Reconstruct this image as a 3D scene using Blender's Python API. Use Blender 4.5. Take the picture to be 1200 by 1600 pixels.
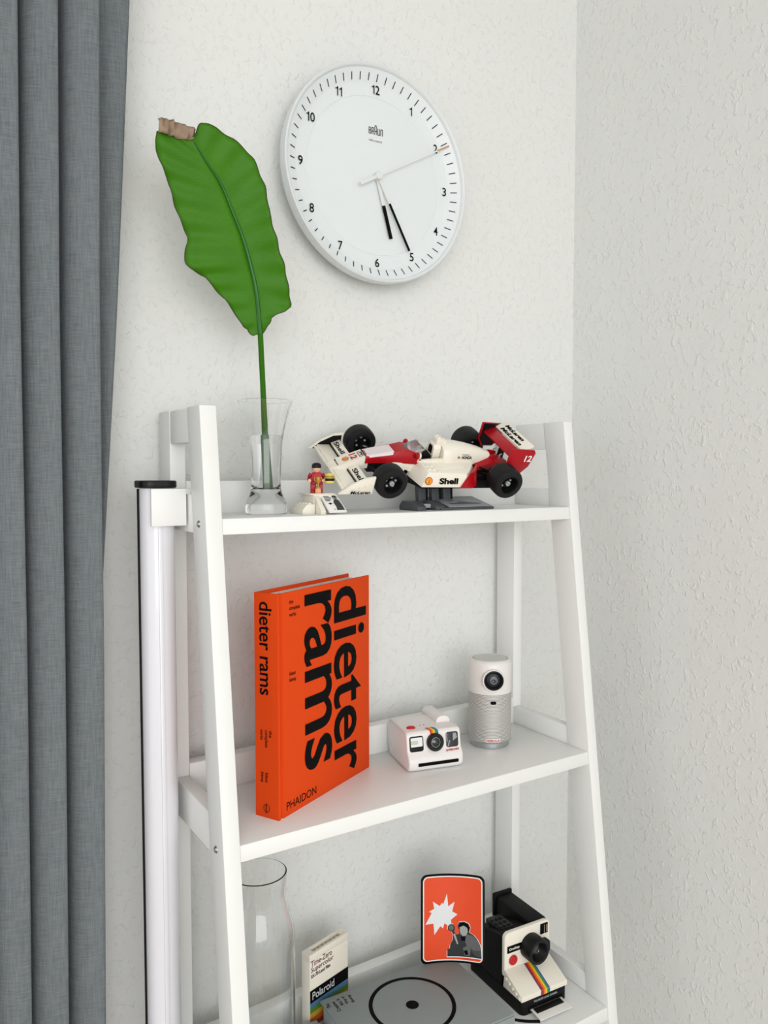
import bpy, bmesh, math, random
from mathutils import Matrix, Vector
random.seed(7)
R = math.radians
for o in list(bpy.data.objects): bpy.data.objects.remove(o, do_unlink=True)
SC = bpy.context.scene
COL = SC.collection

# ------------------------------------------------------------------ camera
cd = bpy.data.cameras.new('camera'); cam = bpy.data.objects.new('camera', cd); COL.objects.link(cam)
cd.sensor_fit = 'VERTICAL'; cd.sensor_height = 36.0; cd.sensor_width = 27.0
cd.lens = 1243.8 / 1600 * 36.0; cd.clip_start = 0.02
yaw, pit, rol = R(32.6447), R(2.9408), R(-0.0323)
Fv = Vector((math.sin(yaw)*math.cos(pit), math.cos(yaw)*math.cos(pit), -math.sin(pit)))
Rv = Vector((math.cos(yaw), -math.sin(yaw), 0)); Uv = Rv.cross(Fv)
R2 = Rv*math.cos(rol) + Uv*math.sin(rol); U2 = Uv*math.cos(rol) - Rv*math.sin(rol)
cam.matrix_world = Matrix(((R2.x, U2.x, -Fv.x, 0), (R2.y, U2.y, -Fv.y, -1.0048), (R2.z, U2.z, -Fv.z, 1.4241), (0, 0, 0, 1)))
SC.camera = cam

# ------------------------------------------------------------------ world, lights, exposure
w = bpy.data.worlds.new('World'); SC.world = w; w.use_nodes = True
bg = w.node_tree.nodes['Background']; bg.inputs[0].default_value = (0.97, 0.99, 1.0, 1); bg.inputs[1].default_value = 0.88
def area(name, loc, target, sx, sy, power, col):
    l = bpy.data.lights.new(name, 'AREA'); l.shape = 'RECTANGLE'; l.size = sx; l.size_y = sy; l.energy = power; l.color = col
    o = bpy.data.objects.new(name, l); COL.objects.link(o); o.location = loc
    o.rotation_euler = (Vector(target) - Vector(loc)).to_track_quat('-Z', 'Y').to_euler()
    return o
area('window_daylight', (-0.6, -3.2, 1.7), (0.55, 0, 1.35), 2.6, 2.0, 38, (1.0, 0.99, 0.98))
vs = SC.view_settings
vs.view_transform = 'Standard'; vs.look = 'None'; vs.gamma = 1.0; vs.use_curve_mapping = False; vs.exposure = 0.36

# ------------------------------------------------------------------ materials
def lin(c):
    c = c/255.0
    return c/12.92 if c <= 0.04045 else ((c+0.055)/1.055)**2.4
def rgb(*c): return (lin(c[0]), lin(c[1]), lin(c[2]), 1)
MATS = {}
def mat(name, col, rough=0.5, metal=0.0, var=0.04, vscale=40.0, bump=0.0, bscale=200.0, trans=0.0, ior=1.45, coat=0.0, spec=0.5):
    if name in MATS: return MATS[name]
    m = bpy.data.materials.new(name); m.use_nodes = True; MATS[name] = m
    nt = m.node_tree; p = nt.nodes['Principled BSDF']
    p.inputs['Roughness'].default_value = rough; p.inputs['Metallic'].default_value = metal
    p.inputs['IOR'].default_value = ior; p.inputs['Specular IOR Level'].default_value = spec
    p.inputs['Coat Weight'].default_value = coat; p.inputs['Transmission Weight'].default_value = trans
    c = rgb(*col)
    if var > 0:
        tc = nt.nodes.new('ShaderNodeTexCoord'); n = nt.nodes.new('ShaderNodeTexNoise')
        n.inputs['Scale'].default_value = vscale; n.inputs['Detail'].default_value = 3
        nt.links.new(tc.outputs['Object'], n.inputs['Vector'])
        mx = nt.nodes.new('ShaderNodeMix'); mx.data_type = 'RGBA'
        a = [max(0, x*(1-var)) for x in c[:3]] + [1]; b = [min(1, x*(1+var)) for x in c[:3]] + [1]
        mx.inputs[6].default_value = a; mx.inputs[7].default_value = b
        nt.links.new(n.outputs[0], mx.inputs[0]); nt.links.new(mx.outputs[2], p.inputs['Base Color'])
    else:
        p.inputs['Base Color'].default_value = c
    if bump > 0:
        tc = nt.nodes.new('ShaderNodeTexCoord'); n2 = nt.nodes.new('ShaderNodeTexNoise')
        n2.inputs['Scale'].default_value = bscale; n2.inputs['Detail'].default_value = 4
        nt.links.new(tc.outputs['Object'], n2.inputs['Vector'])
        bp = nt.nodes.new('ShaderNodeBump'); bp.inputs['Strength'].default_value = bump; bp.inputs['Distance'].default_value = 0.002
        nt.links.new(n2.outputs[0], bp.inputs['Height']); nt.links.new(bp.outputs[0], p.inputs['Normal'])
    return m

def wall_mat(name, col):
    """woodchip wallpaper: fine grain plus scattered soft chips"""
    m = mat(name, col, 0.85, var=0.015, vscale=6, spec=0.2)
    nt = m.node_tree; p = nt.nodes['Principled BSDF']
    tc = nt.nodes.new('ShaderNodeTexCoord')
    mp = nt.nodes.new('ShaderNodeMapping'); mp.inputs['Scale'].default_value = (1, 1, 0.8)
    nt.links.new(tc.outputs['Object'], mp.inputs['Vector'])
    n1 = nt.nodes.new('ShaderNodeTexNoise'); n1.inputs['Scale'].default_value = 120; n1.inputs['Detail'].default_value = 2; n1.inputs['Distortion'].default_value = 0.6
    n2 = nt.nodes.new('ShaderNodeTexNoise'); n2.inputs['Scale'].default_value = 420; n2.inputs['Detail'].default_value = 3
    n3 = nt.nodes.new('ShaderNodeTexNoise'); n3.inputs['Scale'].default_value = 22; n3.inputs['Detail'].default_value = 3
    for n in (n1, n2, n3): nt.links.new(mp.outputs[0], n.inputs['Vector'])
    rp = nt.nodes.new('ShaderNodeValToRGB'); rp.color_ramp.elements[0].position = 0.55; rp.color_ramp.elements[1].position = 0.72
    nt.links.new(n1.outputs[0], rp.inputs[0])
    a = nt.nodes.new('ShaderNodeMath'); a.operation = 'MULTIPLY_ADD'; a.inputs[1].default_value = 0.16
    nt.links.new(n2.outputs[0], a.inputs[0]); nt.links.new(rp.outputs[0], a.inputs[2])
    b = nt.nodes.new('ShaderNodeMath'); b.operation = 'MULTIPLY_ADD'; b.inputs[1].default_value = 1.1
    nt.links.new(n3.outputs[0], b.inputs[0]); nt.links.new(a.outputs[0], b.inputs[2])
    bp = nt.nodes.new('ShaderNodeBump'); bp.inputs['Strength'].default_value = 0.5; bp.inputs['Distance'].default_value = 0.0019
    nt.links.new(b.outputs[0], bp.inputs['Height']); nt.links.new(bp.outputs[0], p.inputs['Normal'])
    return m

M_WALL = wall_mat('woodchip_wall', (226, 227, 225))
M_CEIL = mat('ceiling_paint', (225, 225, 222), 0.9)
M_SHELF = mat('white_lacquer', (233, 234, 232), 0.38, var=0.012, vscale=14, bump=0.03, bscale=60)
M_STEEL = mat('screw_steel', (170, 172, 172), 0.25, 1.0, var=0.05)
M_WHITE = mat('white_plastic', (232, 231, 226), 0.35, var=0.015)
M_WHITEG = mat('white_gloss', (238, 236, 234), 0.2, var=0.01, coat=0.3)
M_TUBE = mat('tube_gloss', (226, 226, 232), 0.22, var=0.01, coat=0.5)
M_BLACK = mat('black_plastic', (10, 11, 12), 0.4, var=0.1, spec=0.35)
M_BLACKM = mat('black_matte', (9, 9, 10), 0.6, var=0.1, spec=0.25)
M_INK = mat('black_ink', (5, 5, 6), 0.7, var=0.05, spec=0.12)
M_RUB = mat('tyre_rubber', (15, 16, 18), 0.55, var=0.1, vscale=300, spec=0.35)
M_RED = mat('red_plastic', (168, 6, 22), 0.3, var=0.03, spec=0.35)
M_REDD = mat('red_print', (188, 22, 34), 0.5, var=0.03)
M_BRICK = mat('white_brick', (236, 230, 216), 0.28, var=0.015, coat=0.1)
M_PINKW = mat('pinkish_white_panel', (226, 214, 216), 0.3, var=0.01)
M_DGREY = mat('dark_grey_brick', (74, 78, 82), 0.45, var=0.05)
M_LGREY = mat('light_grey_plate', (164, 168, 171), 0.4, var=0.05)
M_SILV = mat('silver', (190, 192, 195), 0.3, 1.0, var=0.04)
M_YEL = mat('yellow_shell', (232, 205, 96), 0.3, var=0.03)
M_AMB = mat('amber_print', (236, 168, 40), 0.4, var=0.03)
M_GOLD = mat('pearl_gold', (186, 140, 52), 0.35, 0.35, var=0.05)
M_TAN = mat('copper_tile', (214, 150, 110), 0.35, var=0.05)
M_SKIN = mat('light_flesh', (232, 180, 148), 0.4, var=0.02)
M_ORANGE = mat('orange_cloth', (219, 70, 12), 0.7, var=0.035, vscale=500, bump=0.08, bscale=900, spec=0.2)
M_PAPER = mat('paper', (226, 220, 216), 0.8, var=0.05, vscale=200)
M_GLASS = mat('clear_glass', (254, 255, 255), 0.0, var=0, trans=1.0, ior=1.46)
M_WATER = mat('water', (255, 255, 255), 0.0, var=0, trans=1.0, ior=1.33)
M_SCREEN = mat('tinted_clear', (214, 216, 218), 0.06, var=0.05, trans=0.85, ior=1.3)
M_LENSG = mat('lens_glass', (14, 16, 22), 0.05, var=0, coat=1.0)
M_BLUEG = mat('lens_blue', (22, 26, 36), 0.25, var=0)

# ------------------------------------------------------------------ mesh helpers
def V(*a): return Vector(a)
def bevel_new(bm, faces, off, seg=2):
    if off > 0:
        ed = set(e for f in faces for e in f.edges)
        bmesh.ops.bevel(bm, geom=list(ed), offset=off, segments=seg, affect='EDGES', profile=0.5, clamp_overlap=True)
def hexa(bm, p, bev=0, seg=2):
    """p: 8 points, bottom ring then top ring (counter-clockwise from above)"""
    v = [bm.verts.new(q) for q in p]
    fs = [bm.faces.new([v[i] for i in q]) for q in ((3, 2, 1, 0), (4, 5, 6, 7), (0, 1, 5, 4), (1, 2, 6, 5), (2, 3, 7, 6), (3, 0, 4, 7))]
    bevel_new(bm, fs, bev, seg)
def box(bm, x0, x1, y0, y1, z0, z1, bev=0, seg=2):
    hexa(bm, [(x0, y0, z0), (x1, y0, z0), (x1, y1, z0), (x0, y1, z0), (x0, y0, z1), (x1, y0, z1), (x1, y1, z1), (x0, y1, z1)], bev, seg)
def prism(bm, pts, ax, a, b, bev=0, seg=2):
    """extrude a 2D polygon along axis ax ('x': pts=(y,z); 'y': pts=(x,z); 'z': pts=(x,y))"""
    def P(p, h): return {'x': (h, p[0], p[1]), 'y': (p[0], h, p[1]), 'z': (p[0], p[1], h)}[ax]
    A = [bm.verts.new(P(p, a)) for p in pts]; B = [bm.verts.new(P(p, b)) for p in pts]
    n = len(pts); fs = [bm.faces.new(A), bm.faces.new(B[::-1])]
    for i in range(n): fs.append(bm.faces.new((A[i], B[i], B[(i+1) % n], A[(i+1) % n])))
    bmesh.ops.recalc_face_normals(bm, faces=fs)
    bevel_new(bm, fs, bev, seg)
def loft(bm, secs, close=True):
    """secs: list of rings (equal count); caps both ends"""
    Rg = [[bm.verts.new(p) for p in s] for s in secs]; n = len(secs[0]); fs = []
    for a, b in zip(Rg, Rg[1:]):
        for i in range(n): fs.append(bm.faces.new((a[i], a[(i+1) % n], b[(i+1) % n], b[i])))
    if close: fs += [bm.faces.new(Rg[0][::-1]), bm.faces.new(Rg[-1])]
    bmesh.ops.recalc_face_normals(bm, faces=fs)
    return fs
def lathe(bm, prof, seg=32, M=None, start=0):
    """revolve (r,z) profile about local Z; r=0 ends become poles"""
    M = M or Matrix.Identity(4); rings = []
    for r, z in prof:
        if r < 1e-9: rings.append([bm.verts.new(M @ V(0, 0, z))])
        else: rings.append([bm.verts.new(M @ V(r*math.cos(start+2*math.pi*i/seg), r*math.sin(start+2*math.pi*i/seg), z)) for i in range(seg)])
    fs = []
    for a, b in zip(rings, rings[1:]):
        for i in range(seg):
            j = (i+1) % seg
            if len(a) == 1 and len(b) == 1: continue
            if len(a) == 1: fs.append(bm.faces.new((a[0], b[j], b[i])))
            elif len(b) == 1: fs.append(bm.faces.new((a[i], a[j], b[0])))
            else: fs.append(bm.faces.new((a[i], a[j], b[j], b[i])))
    bmesh.ops.recalc_face_normals(bm, faces=fs)
    return fs
def tube(bm, pts, rad, seg=10, cap=True):
    pts = [Vector(p) for p in pts]; n = len(pts)
    rad = [rad]*n if not isinstance(rad, (list, tuple)) else rad
    rings = []; up = V(0.13, 0.37, 0.92).normalized()
    for i, p in enumerate(pts):
        t = (pts[min(i+1, n-1)] - pts[max(i-1, 0)]).normalized()
        a = t.cross(up)
        if a.length < 1e-3: a = t.cross(V(1, 0, 0))
        a.normalize(); b = a.cross(t)
        rings.append([p + (a*math.cos(2*math.pi*k/seg) + b*math.sin(2*math.pi*k/seg))*rad[i] for k in range(seg)])
    loft(bm, rings, cap)
def sphere(bm, c, r, sx=1, sy=1, sz=1, seg=20):
    M = Matrix.Translation(c) @ Matrix.Diagonal((sx, sy, sz, 1))
    lathe(bm, [(r*math.sin(math.pi*i/12) if 0 < i < 12 else 0, -r*math.cos(math.pi*i/12)) for i in range(13)], seg, M)
def axis_mat(c, d):
    """frame with local Z along d at c"""
    q = Vector(d).to_track_quat('Z', 'Y').to_matrix().to_4x4(); return Matrix.Translation(c) @ q
def frame(o, x, y):
    x = Vector(x).normalized(); y = Vector(y).normalized(); z = x.cross(y).normalized(); y = z.cross(x)
    return Matrix(((x.x, y.x, z.x, o[0]), (x.y, y.y, z.y, o[1]), (x.z, y.z, z.z, o[2]), (0, 0, 0, 1)))

def obj(name, bm, m, parent=None, sc=1.0, ang=35, M=None):
    if sc != 1.0: bmesh.ops.scale(bm, vec=(sc, sc, sc), verts=bm.verts)
    me = bpy.data.meshes.new(name); bm.to_mesh(me); bm.free()
    me.materials.append(m)
    for p in me.polygons: p.use_smooth = True
    me.set_sharp_from_angle(angle=R(ang))
    o = bpy.data.objects.new(name, me); COL.objects.link(o)
    if parent: o.parent = parent
    if M is not None: o.matrix_basis = M
    return o
def B(): return bmesh.new()
def tag(o, label=None, cat=None, group=None, kind=None):
    for k, v in (('label', label), ('category', cat), ('group', group), ('kind', kind)):
        if v: o[k] = v
    return o
def thing(name, label, cat, loc=(0, 0, 0), rz=0, group=None, M=None):
    o = bpy.data.objects.new(name, None); COL.objects.link(o); o.empty_display_size = 0.02
    if M is not None: o.matrix_basis = M
    else: o.location = loc; o.rotation_euler = (0, 0, rz)
    return tag(o, label, cat, group)
def struct(name, bm, m, ang=35): return tag(obj(name, bm, m, ang=ang), kind='structure')

TC = {}
def text_mesh(s, bold=0.0, shear=0.0, space=1.0):
    k = (s, bold, shear, space)
    if k in TC: return TC[k].copy()
    cu = bpy.data.curves.new('txt', 'FONT'); cu.body = s; cu.size = 1.0; cu.offset = bold; cu.shear = shear
    cu.space_character = space; cu.resolution_u = 4
    o = bpy.data.objects.new('txt', cu); COL.objects.link(o)
    dg = bpy.context.evaluated_depsgraph_get()
    me = bpy.data.meshes.new_from_object(o.evaluated_get(dg))
    bpy.data.objects.remove(o, do_unlink=True)
    TC[k] = me; return me.copy()
def text(name, s, fr, w_, h_, m, parent, bold=0.0, shear=0.0, space=1.0, lift=0.00025):
    """lettering fitted into a w_ x h_ box whose lower left corner is the frame origin"""
    me = text_mesh(s, bold, shear, space); me.name = name
    xs = [v.co.x for v in me.vertices]; ys = [v.co.y for v in me.vertices]
    x0, x1, y0, y1 = min(xs), max(xs), min(ys), max(ys)
    for v in me.vertices:
        v.co = ((v.co.x-x0)/(x1-x0)*w_, (v.co.y-y0)/(y1-y0)*h_, lift)
    me.materials.clear(); me.materials.append(m)
    o = bpy.data.objects.new(name, me); COL.objects.link(o); o.parent = parent; o.matrix_basis = fr
    return o
def flat(name, polys, m, parent, fr, lift=0.0002, thick=0.0):
    """printed shapes: list of 2D polygons in the frame's plane"""
    bm = B()
    for pl in polys:
        f = bm.faces.new([bm.verts.new((p[0], p[1], lift)) for p in pl])
        f.normal_update()
        if f.normal.z < 0: f.normal_flip()
    bmesh.ops.triangulate(bm, faces=bm.faces[:])
    return obj(name, bm, m, parent, M=fr)
def circ(cx, cy, r, n=32, ry=None):
    return [(cx + r*math.cos(2*math.pi*i/n), cy + (ry or r)*math.sin(2*math.pi*i/n)) for i in range(n)]
def ringpoly(bm, cx, cy, r0, r1, z, n=48):
    a = [bm.verts.new((cx+r0*math.cos(2*math.pi*i/n), cy+r0*math.sin(2*math.pi*i/n), z)) for i in range(n)]
    b = [bm.verts.new((cx+r1*math.cos(2*math.pi*i/n), cy+r1*math.sin(2*math.pi*i/n), z)) for i in range(n)]
    for i in range(n): bm.faces.new((a[i], b[i], b[(i+1) % n], a[(i+1) % n]))
def rrect(x0, x1, y0, y1, r, n=5):
    o = []
    for cx, cy, a0 in ((x1-r, y1-r, 0), (x0+r, y1-r, 90), (x0+r, y0+r, 180), (x1-r, y0+r, 270)):
        for i in range(n+1):
            a = R(a0 + 90*i/n); o.append((cx+r*math.cos(a), cy+r*math.sin(a)))
    return o

# ------------------------------------------------------------------ the room
XR, CEIL, YB, XL = 1.0361, 2.55, -3.4, -2.4
b = B(); box(b, XL, XR+0.1, 0, 0.1, 0, CEIL); struct('wall_back', b, M_WALL)
b = B(); box(b, XR, XR+0.1, YB, 0, 0, CEIL); struct('wall_right', b, M_WALL)
b = B(); box(b, XL, XR+0.1, YB, 0.1, CEIL, CEIL+0.1); struct('ceiling', b, M_CEIL)
M_FLOOR = mat('oak_floor', (176, 158, 134), 0.5, var=0.12, vscale=8, bump=0.05, bscale=80)
b = B(); box(b, XL, XR+0.1, YB, 0.1, -0.06, -0.008); floor = struct('floor', b, M_FLOOR)
b = B(); box(b, -0.597, 0.597, -0.058, 0.058, -0.008, 0, 0.0015, 1)
pk = obj('floor_plank', b, M_FLOOR, floor)
first = True
for j in range(16):
    for i in range(2):
        y = -0.06 - 0.12*j
        if y < YB+0.06: continue
        x = 0.40 - 1.2*i - 0.4*(j % 3) + (0.0 if j % 3 else 0.0)
        if x + 0.6 > XR: x = XR-0.6
        o = pk if first else pk.copy()
        if not first: COL.objects.link(o); o.parent = floor
        first = False; o.location = (x, y, 0)

# ------------------------------------------------------------------ ladder shelf
Z1, Z2, Z3, Z4 = 1.3716, 1.0197, 0.664, 0.31
XLO, XLI, XRI, XRO, ZT = 0.3022, 0.3217, 0.8557, 0.873, 1.497
def yf(z): return -0.1577 + 0.1197*(z-1.5)
LW = 0.0418
shelf = thing('ladder_shelf', 'white lacquered wooden ladder shelf with slanted front legs against the wall', 'shelf', (0.5876, -0.1, 0))
SO = V(0.5876, -0.1, 0)
def sobj(name, bm, m=M_SHELF, par=shelf, label=None):
    bmesh.ops.translate(bm, vec=-SO, verts=bm.verts)
    o = obj(name, bm, m, par)
    if label: o['label'] = label
    return o
for x0, x1, s in ((XLO, XLI, -1), (XRI, XRO, 1)):
    b = B()
    hexa(b, [(x0, yf(0), 0), (x1, yf(0), 0), (x1, yf(0)+LW, 0), (x0, yf(0)+LW, 0), (x0, yf(ZT), ZT), (x1, yf(ZT), ZT), (x1, yf(ZT)+LW, ZT), (x0, yf(ZT)+LW, ZT)], 0.0012)
    fleg = sobj('front_leg', b)
    b = B(); box(b, x0, x1, -0.0531, -0.012, 0, ZT, 0.0012); sobj('rear_leg', b)
    b = B(); hexa(b, [(x0+.0006, yf(1.457)+LW+.0005, 1.457), (x1-.0006, yf(1.457)+LW+.0005, 1.457), (x1-.0006, -0.0536, 1.457), (x0+.0006, -0.0536, 1.457),
                      (x0+.0006, yf(ZT)+LW+.0005, ZT-.0006), (x1-.0006, yf(ZT)+LW+.0005, ZT-.0006), (x1-.0006, -0.0536, ZT-.0006), (x0+.0006, -0.0536, ZT-.0006)], 0.0014)
    sobj('top_block', b)
    for z in (Z1, Z2, Z3, Z4):
        b = B(); zb, zt = z-0.0172, z+0.0262
        hexa(b, [(x0+.001, yf(zb)+LW+.0004, zb), (x1-.001, yf(zb)+LW+.0004, zb), (x1-.001, -0.0534, zb), (x0+.001, -0.0534, zb),
                 (x0+.001, yf(zt)+LW+.0004, zt), (x1-.001, yf(zt)+LW+.0004, zt), (x1-.001, -0.0534, zt), (x0+.001, -0.0534, zt)], 0.001)
        sobj('side_rail', b)
        xs = x0-0.0002 if s < 0 else x1+0.0002
        b = B(); zz = z-0.006; yy = yf(zz)+0.021
        lathe(b, [(0, 0.0024), (0.0022, 0.0022), (0.0036, 0.0010), (0.0042, 0.0), (0.0042, -0.0006)], 16, axis_mat((xs, yy, zz), (s, 0, 0)))
        sobj('screw', b, M_STEEL)
for z in (Z1, Z2, Z3, Z4):
    b = B(); t = 0.0178
    hexa(b, [(XLI+.0003, yf(z-t)+.002, z-t), (XRI-.0003, yf(z-t)+.002, z-t), (XRI-.0003, -0.0536, z-t), (XLI+.0003, -0.0536, z-t),
             (XLI+.0003, yf(z)+.002, z), (XRI-.0003, yf(z)+.002, z), (XRI-.0003, -0.0536, z), (XLI+.0003, -0.0536, z)], 0.0009)
    sobj('shelf_board', b)
    b = B(); box(b, XLI+.0003, XRI-.0003, -0.0531, -0.0345, z-0.0178, z+0.0405, 0.0012); sobj('back_rail', b)

# ------------------------------------------------------------------ curtain
M_CURT = mat('grey_linen', (110, 116, 119), 0.9, var=0.0, bump=0.25, bscale=900, spec=0.1)
nt = M_CURT.node_tree; p = nt.nodes['Principled BSDF']
tc = nt.nodes.new('ShaderNodeTexCoord'); wv_ = []
for scl_ in ((700, 700, 45), (60, 60, 900)):      # slubby weave: threads along both directions
    mp = nt.nodes.new('ShaderNodeMapping'); mp.inputs['Scale'].default_value = scl_; nn = nt.nodes.new('ShaderNodeTexNoise'); nn.inputs['Scale'].default_value = 1.0; nn.inputs['Detail'].default_value = 3
    nt.links.new(tc.outputs['Object'], mp.inputs['Vector']); nt.links.new(mp.outputs[0], nn.inputs['Vector']); wv_.append(nn.outputs[0])
ad = nt.nodes.new('ShaderNodeMath'); ad.operation = 'ADD'; nt.links.new(wv_[0], ad.inputs[0]); nt.links.new(wv_[1], ad.inputs[1])
rm_ = nt.nodes.new('ShaderNodeMapRange'); rm_.inputs['From Min'].default_value = 0.7; rm_.inputs['From Max'].default_value = 1.3; nt.links.new(ad.outputs[0], rm_.inputs['Value'])
mx = nt.nodes.new('ShaderNodeMix'); mx.data_type = 'RGBA'; mx.inputs[6].default_value = rgb(98, 104, 107); mx.inputs[7].default_value = rgb(121, 127, 130)
nt.links.new(rm_.outputs[0], mx.inputs[0]); nt.links.new(mx.outputs[2], p.inputs['Base Color'])
def curtain():
    bm = B(); NZ = 46; rows = []
    def ip(z, tab):
        for (z0, a), (z1, c) in zip(tab, tab[1:]):
            if z <= z1: return a + (c-a)*max(0, min(1, (z-z0)/(z1-z0)))
        return tab[-1][1]
    for i in range(NZ+1):
        z = 0.02 + (2.533-0.02)*i/NZ
        e3 = ip(z, [(0.0, 0.205), (0.77, 0.2085), (1.23, 0.2145), (1.6, 0.2165), (1.96, 0.2222), (2.5, 0.227)])
        e4 = ip(z, [(0.0, 0.200), (1.18, 0.210), (1.28, 0.2185), (1.6, 0.2405), (1.96, 0.2615), (2.5, 0.293)])
        eds = []
        for k in range(11, 0, -1): eds.append(e3 - k*0.0405 + 0.0015*math.sin(k*2.1 + z*1.3) + (0.004*(1.6-z) if k == 2 else 0))
        eds.append(e3)
        row = []
        for q, ex in enumerate(eds):
            wv = 0.0405; d = 0.0015*math.sin(q*1.7+z*2)
            for fx, y in ((-0.97, 0.027), (-0.90, 0.016), (-0.76, 0.006), (-0.50, -0.001), (-0.22, -0.005), (-0.03, -0.005), (0.0, -0.003), (-0.01, 0.002), (-0.09, 0.014), (-0.12, 0.026)):
                row.append((ex + fx*wv, -0.082 + y + d, z))
        we = e4 - (e3-0.004)
        for fx, y in ((0.05, 0.026), (0.3, 0.024), (0.55, 0.020), (0.8, 0.0185), (0.95, 0.0195), (1.0, 0.023)):
            row.append((e3 - 0.004 + fx*we, -0.082 + y + 0.002*math.sin(z*5+fx*3), z))
        rows.append([bm.verts.new(p) for p in row])
    for a, c in zip(rows, rows[1:]):
        for i in range(len(a)-1): bm.faces.new((a[i], a[i+1], c[i+1], c[i]))
    o = obj('curtain', bm, M_CURT, ang=80)
    md = o.modifiers.new('s', 'SUBSURF'); md.levels = 1; md.render_levels = 1
    md = o.modifiers.new('t', 'SOLIDIFY'); md.thickness = 0.0007
    return o
cu = tag(curtain(), 'long grey linen curtain hanging in deep vertical folds', 'curtain')
b = B(); tube(b, [(-0.4, -0.075, 2.5385), (0.32, -0.075, 2.5385)], 0.012, 14)
rail = tag(obj('curtain_rail', b, M_WHITE), 'white round curtain rail above the grey curtain', 'rail')

# ------------------------------------------------------------------ white tube beside the shelf
tb = thing('roller_screen_tube', 'tall glossy white tube with flat black end cap standing beside ladder shelf', 'tube', (0.2745, -0.090, 0))
b = B()
prof = [(0.0195*math.cos(a)*(1.0), 0.0200*math.sin(a)) for a in [2*math.pi*i/40 for i in range(40)]]
prism(b, prof, 'z', 0.012, 1.4045); obj('tube_body', b, M_TUBE, tb, ang=50)
b = B(); box(b, -0.0050, 0.0000, -0.0212, -0.0192, 0.012, 1.360, 0.0006); obj('ridge', b, M_TUBE, tb)
b = B(); box(b, -0.0206, -0.0184, 0.0052, 0.0085, 0.012, 1.404, 0.0004); obj('dark_edge_strip', b, M_BLACKM, tb)
b = B(); prism(b, rrect(-0.0225, 0.0200, -0.0215, 0.0215, 0.012), 'z', 1.4050, 1.4135, 0.0018); obj('end_cap', b, M_BLACK, tb)
b = B(); prism(b, rrect(-0.0235, 0.0225, -0.0225, 0.0225, 0.012), 'z', 0, 0.012, 0.0015); obj('foot', b, M_BLACK, tb)
b = B(); box(b, -0.0140, 0.0262, -0.0262, -0.0222, 1.3620, 1.4042, 0.0006); br = obj('bracket', b, M_SHELF, tb)
b = B(); box(b, 0.0208, 0.0370, -0.0225, 0.012, 1.3977, 1.4042, 0.0005); obj('hook', b, M_SHELF, br)

# ------------------------------------------------------------------ wall clock
M_DIAL = mat('dial_white', (222, 228, 230), 0.42, var=0.008, coat=0.1)
M_RIM = mat('clock_rim', (222, 226, 227), 0.33, var=0.01)
M_HANDW = mat('hand_white', (222, 224, 222), 0.4, var=0.01)
M_ORNG2 = mat('second_tip', (188, 140, 90), 0.5)
CM = frame((0.6118, 0, 1.8403), (1, 0, 0.0087), (0, 0, 1)) @ Matrix.Diagonal((0.978, 0.978, 1, 1))   # local x right, y up, z toward the room (-Y)
clock = thing('wall_clock', 'round white wall clock with black numerals on the back wall', 'clock', M=CM)
b = B(); lathe(b, [(0, 0), (.115, 0), (.120, .020), (.150, .024), (.1525, .028), (.1530, .033), (.1530, .040), (.1524, .0438), (.1508, .0450), (.1490, .0440), (.1480, .0425), (.1470, .0395)], 128); obj('rim', b, M_RIM, clock)
def dialz(r): return .0285 if r < .112 else (.0285 + (r-.112)/.016*.0012 if r < .128 else .0297 + (r-.128)/.019*.0098)
b = B(); lathe(b, [(0, .0285), (.1105, .0285), (.1112, .0278), (.1122, .0278), (.1130, .0286), (.128, .0297), (.131, .0308), (.1472, .0396)], 128); obj('dial', b, M_DIAL, clock)
b = B()
for i in range(60):
    a = R(6*i); r0, r1, hw = .1325, .1415, .00062
    c, s = math.sin(a), math.cos(a); t = (s, -c)
    def pz(r, k): return (c*r + t[0]*hw*k, s*r + t[1]*hw*k, dialz(r)+.0006)
    b.faces.new([b.verts.new(p) for p in (pz(r0, -1), pz(r1, -1), pz(r1, 1), pz(r0, 1))])
obj('minute_marks', b, M_INK, clock)
def one_digit(x, y, hgt, z):
    """numeral 1: upright stem with a short flag, as a flat outline"""
    t = hgt*.125; wd = hgt*.36
    return [(x+wd-t, y, z), (x+wd, y, z), (x+wd, y+hgt, z), (x+wd-t*.9, y+hgt, z), (x+wd*.50, y+hgt*.85, z), (x, y+hgt*.80, z), (x, y+hgt*.71, z), (x+wd-t, y+hgt*.73, z)]
for h in range(1, 13):
    a = R(30*h); s = str(h); hh = .0125; zn = .0306
    wds = [hh*.36 if c == '1' else hh*.56 for c in s]; gap = hh*.13; tot = sum(wds) + gap*(len(s)-1)
    x = .1225*math.sin(a) - tot/2; y = .1225*math.cos(a) - hh/2
    b = B()
    for c, wc in zip(s, wds):
        if c == '1': b.faces.new([b.verts.new(q) for q in one_digit(x, y, hh, zn)])
        else:
            me = text_mesh(c, 0.008); xs = [v.co.x for v in me.vertices]; ys = [v.co.y for v in me.vertices]
            for v in me.vertices: v.co = (x + (v.co.x-min(xs))/(max(xs)-min(xs))*wc, y + (v.co.y-min(ys))/(max(ys)-min(ys))*hh, zn)
            b.from_mesh(me); bpy.data.meshes.remove(me)
        x += wc + gap
    b.normal_update(); bmesh.ops.triangulate(b, faces=b.faces[:])
    for f in b.faces:
        f.normal_update(); f.material_index = 0
        if f.normal.z < 0: f.normal_flip()
    obj('numeral', b, M_INK, clock)
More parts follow.
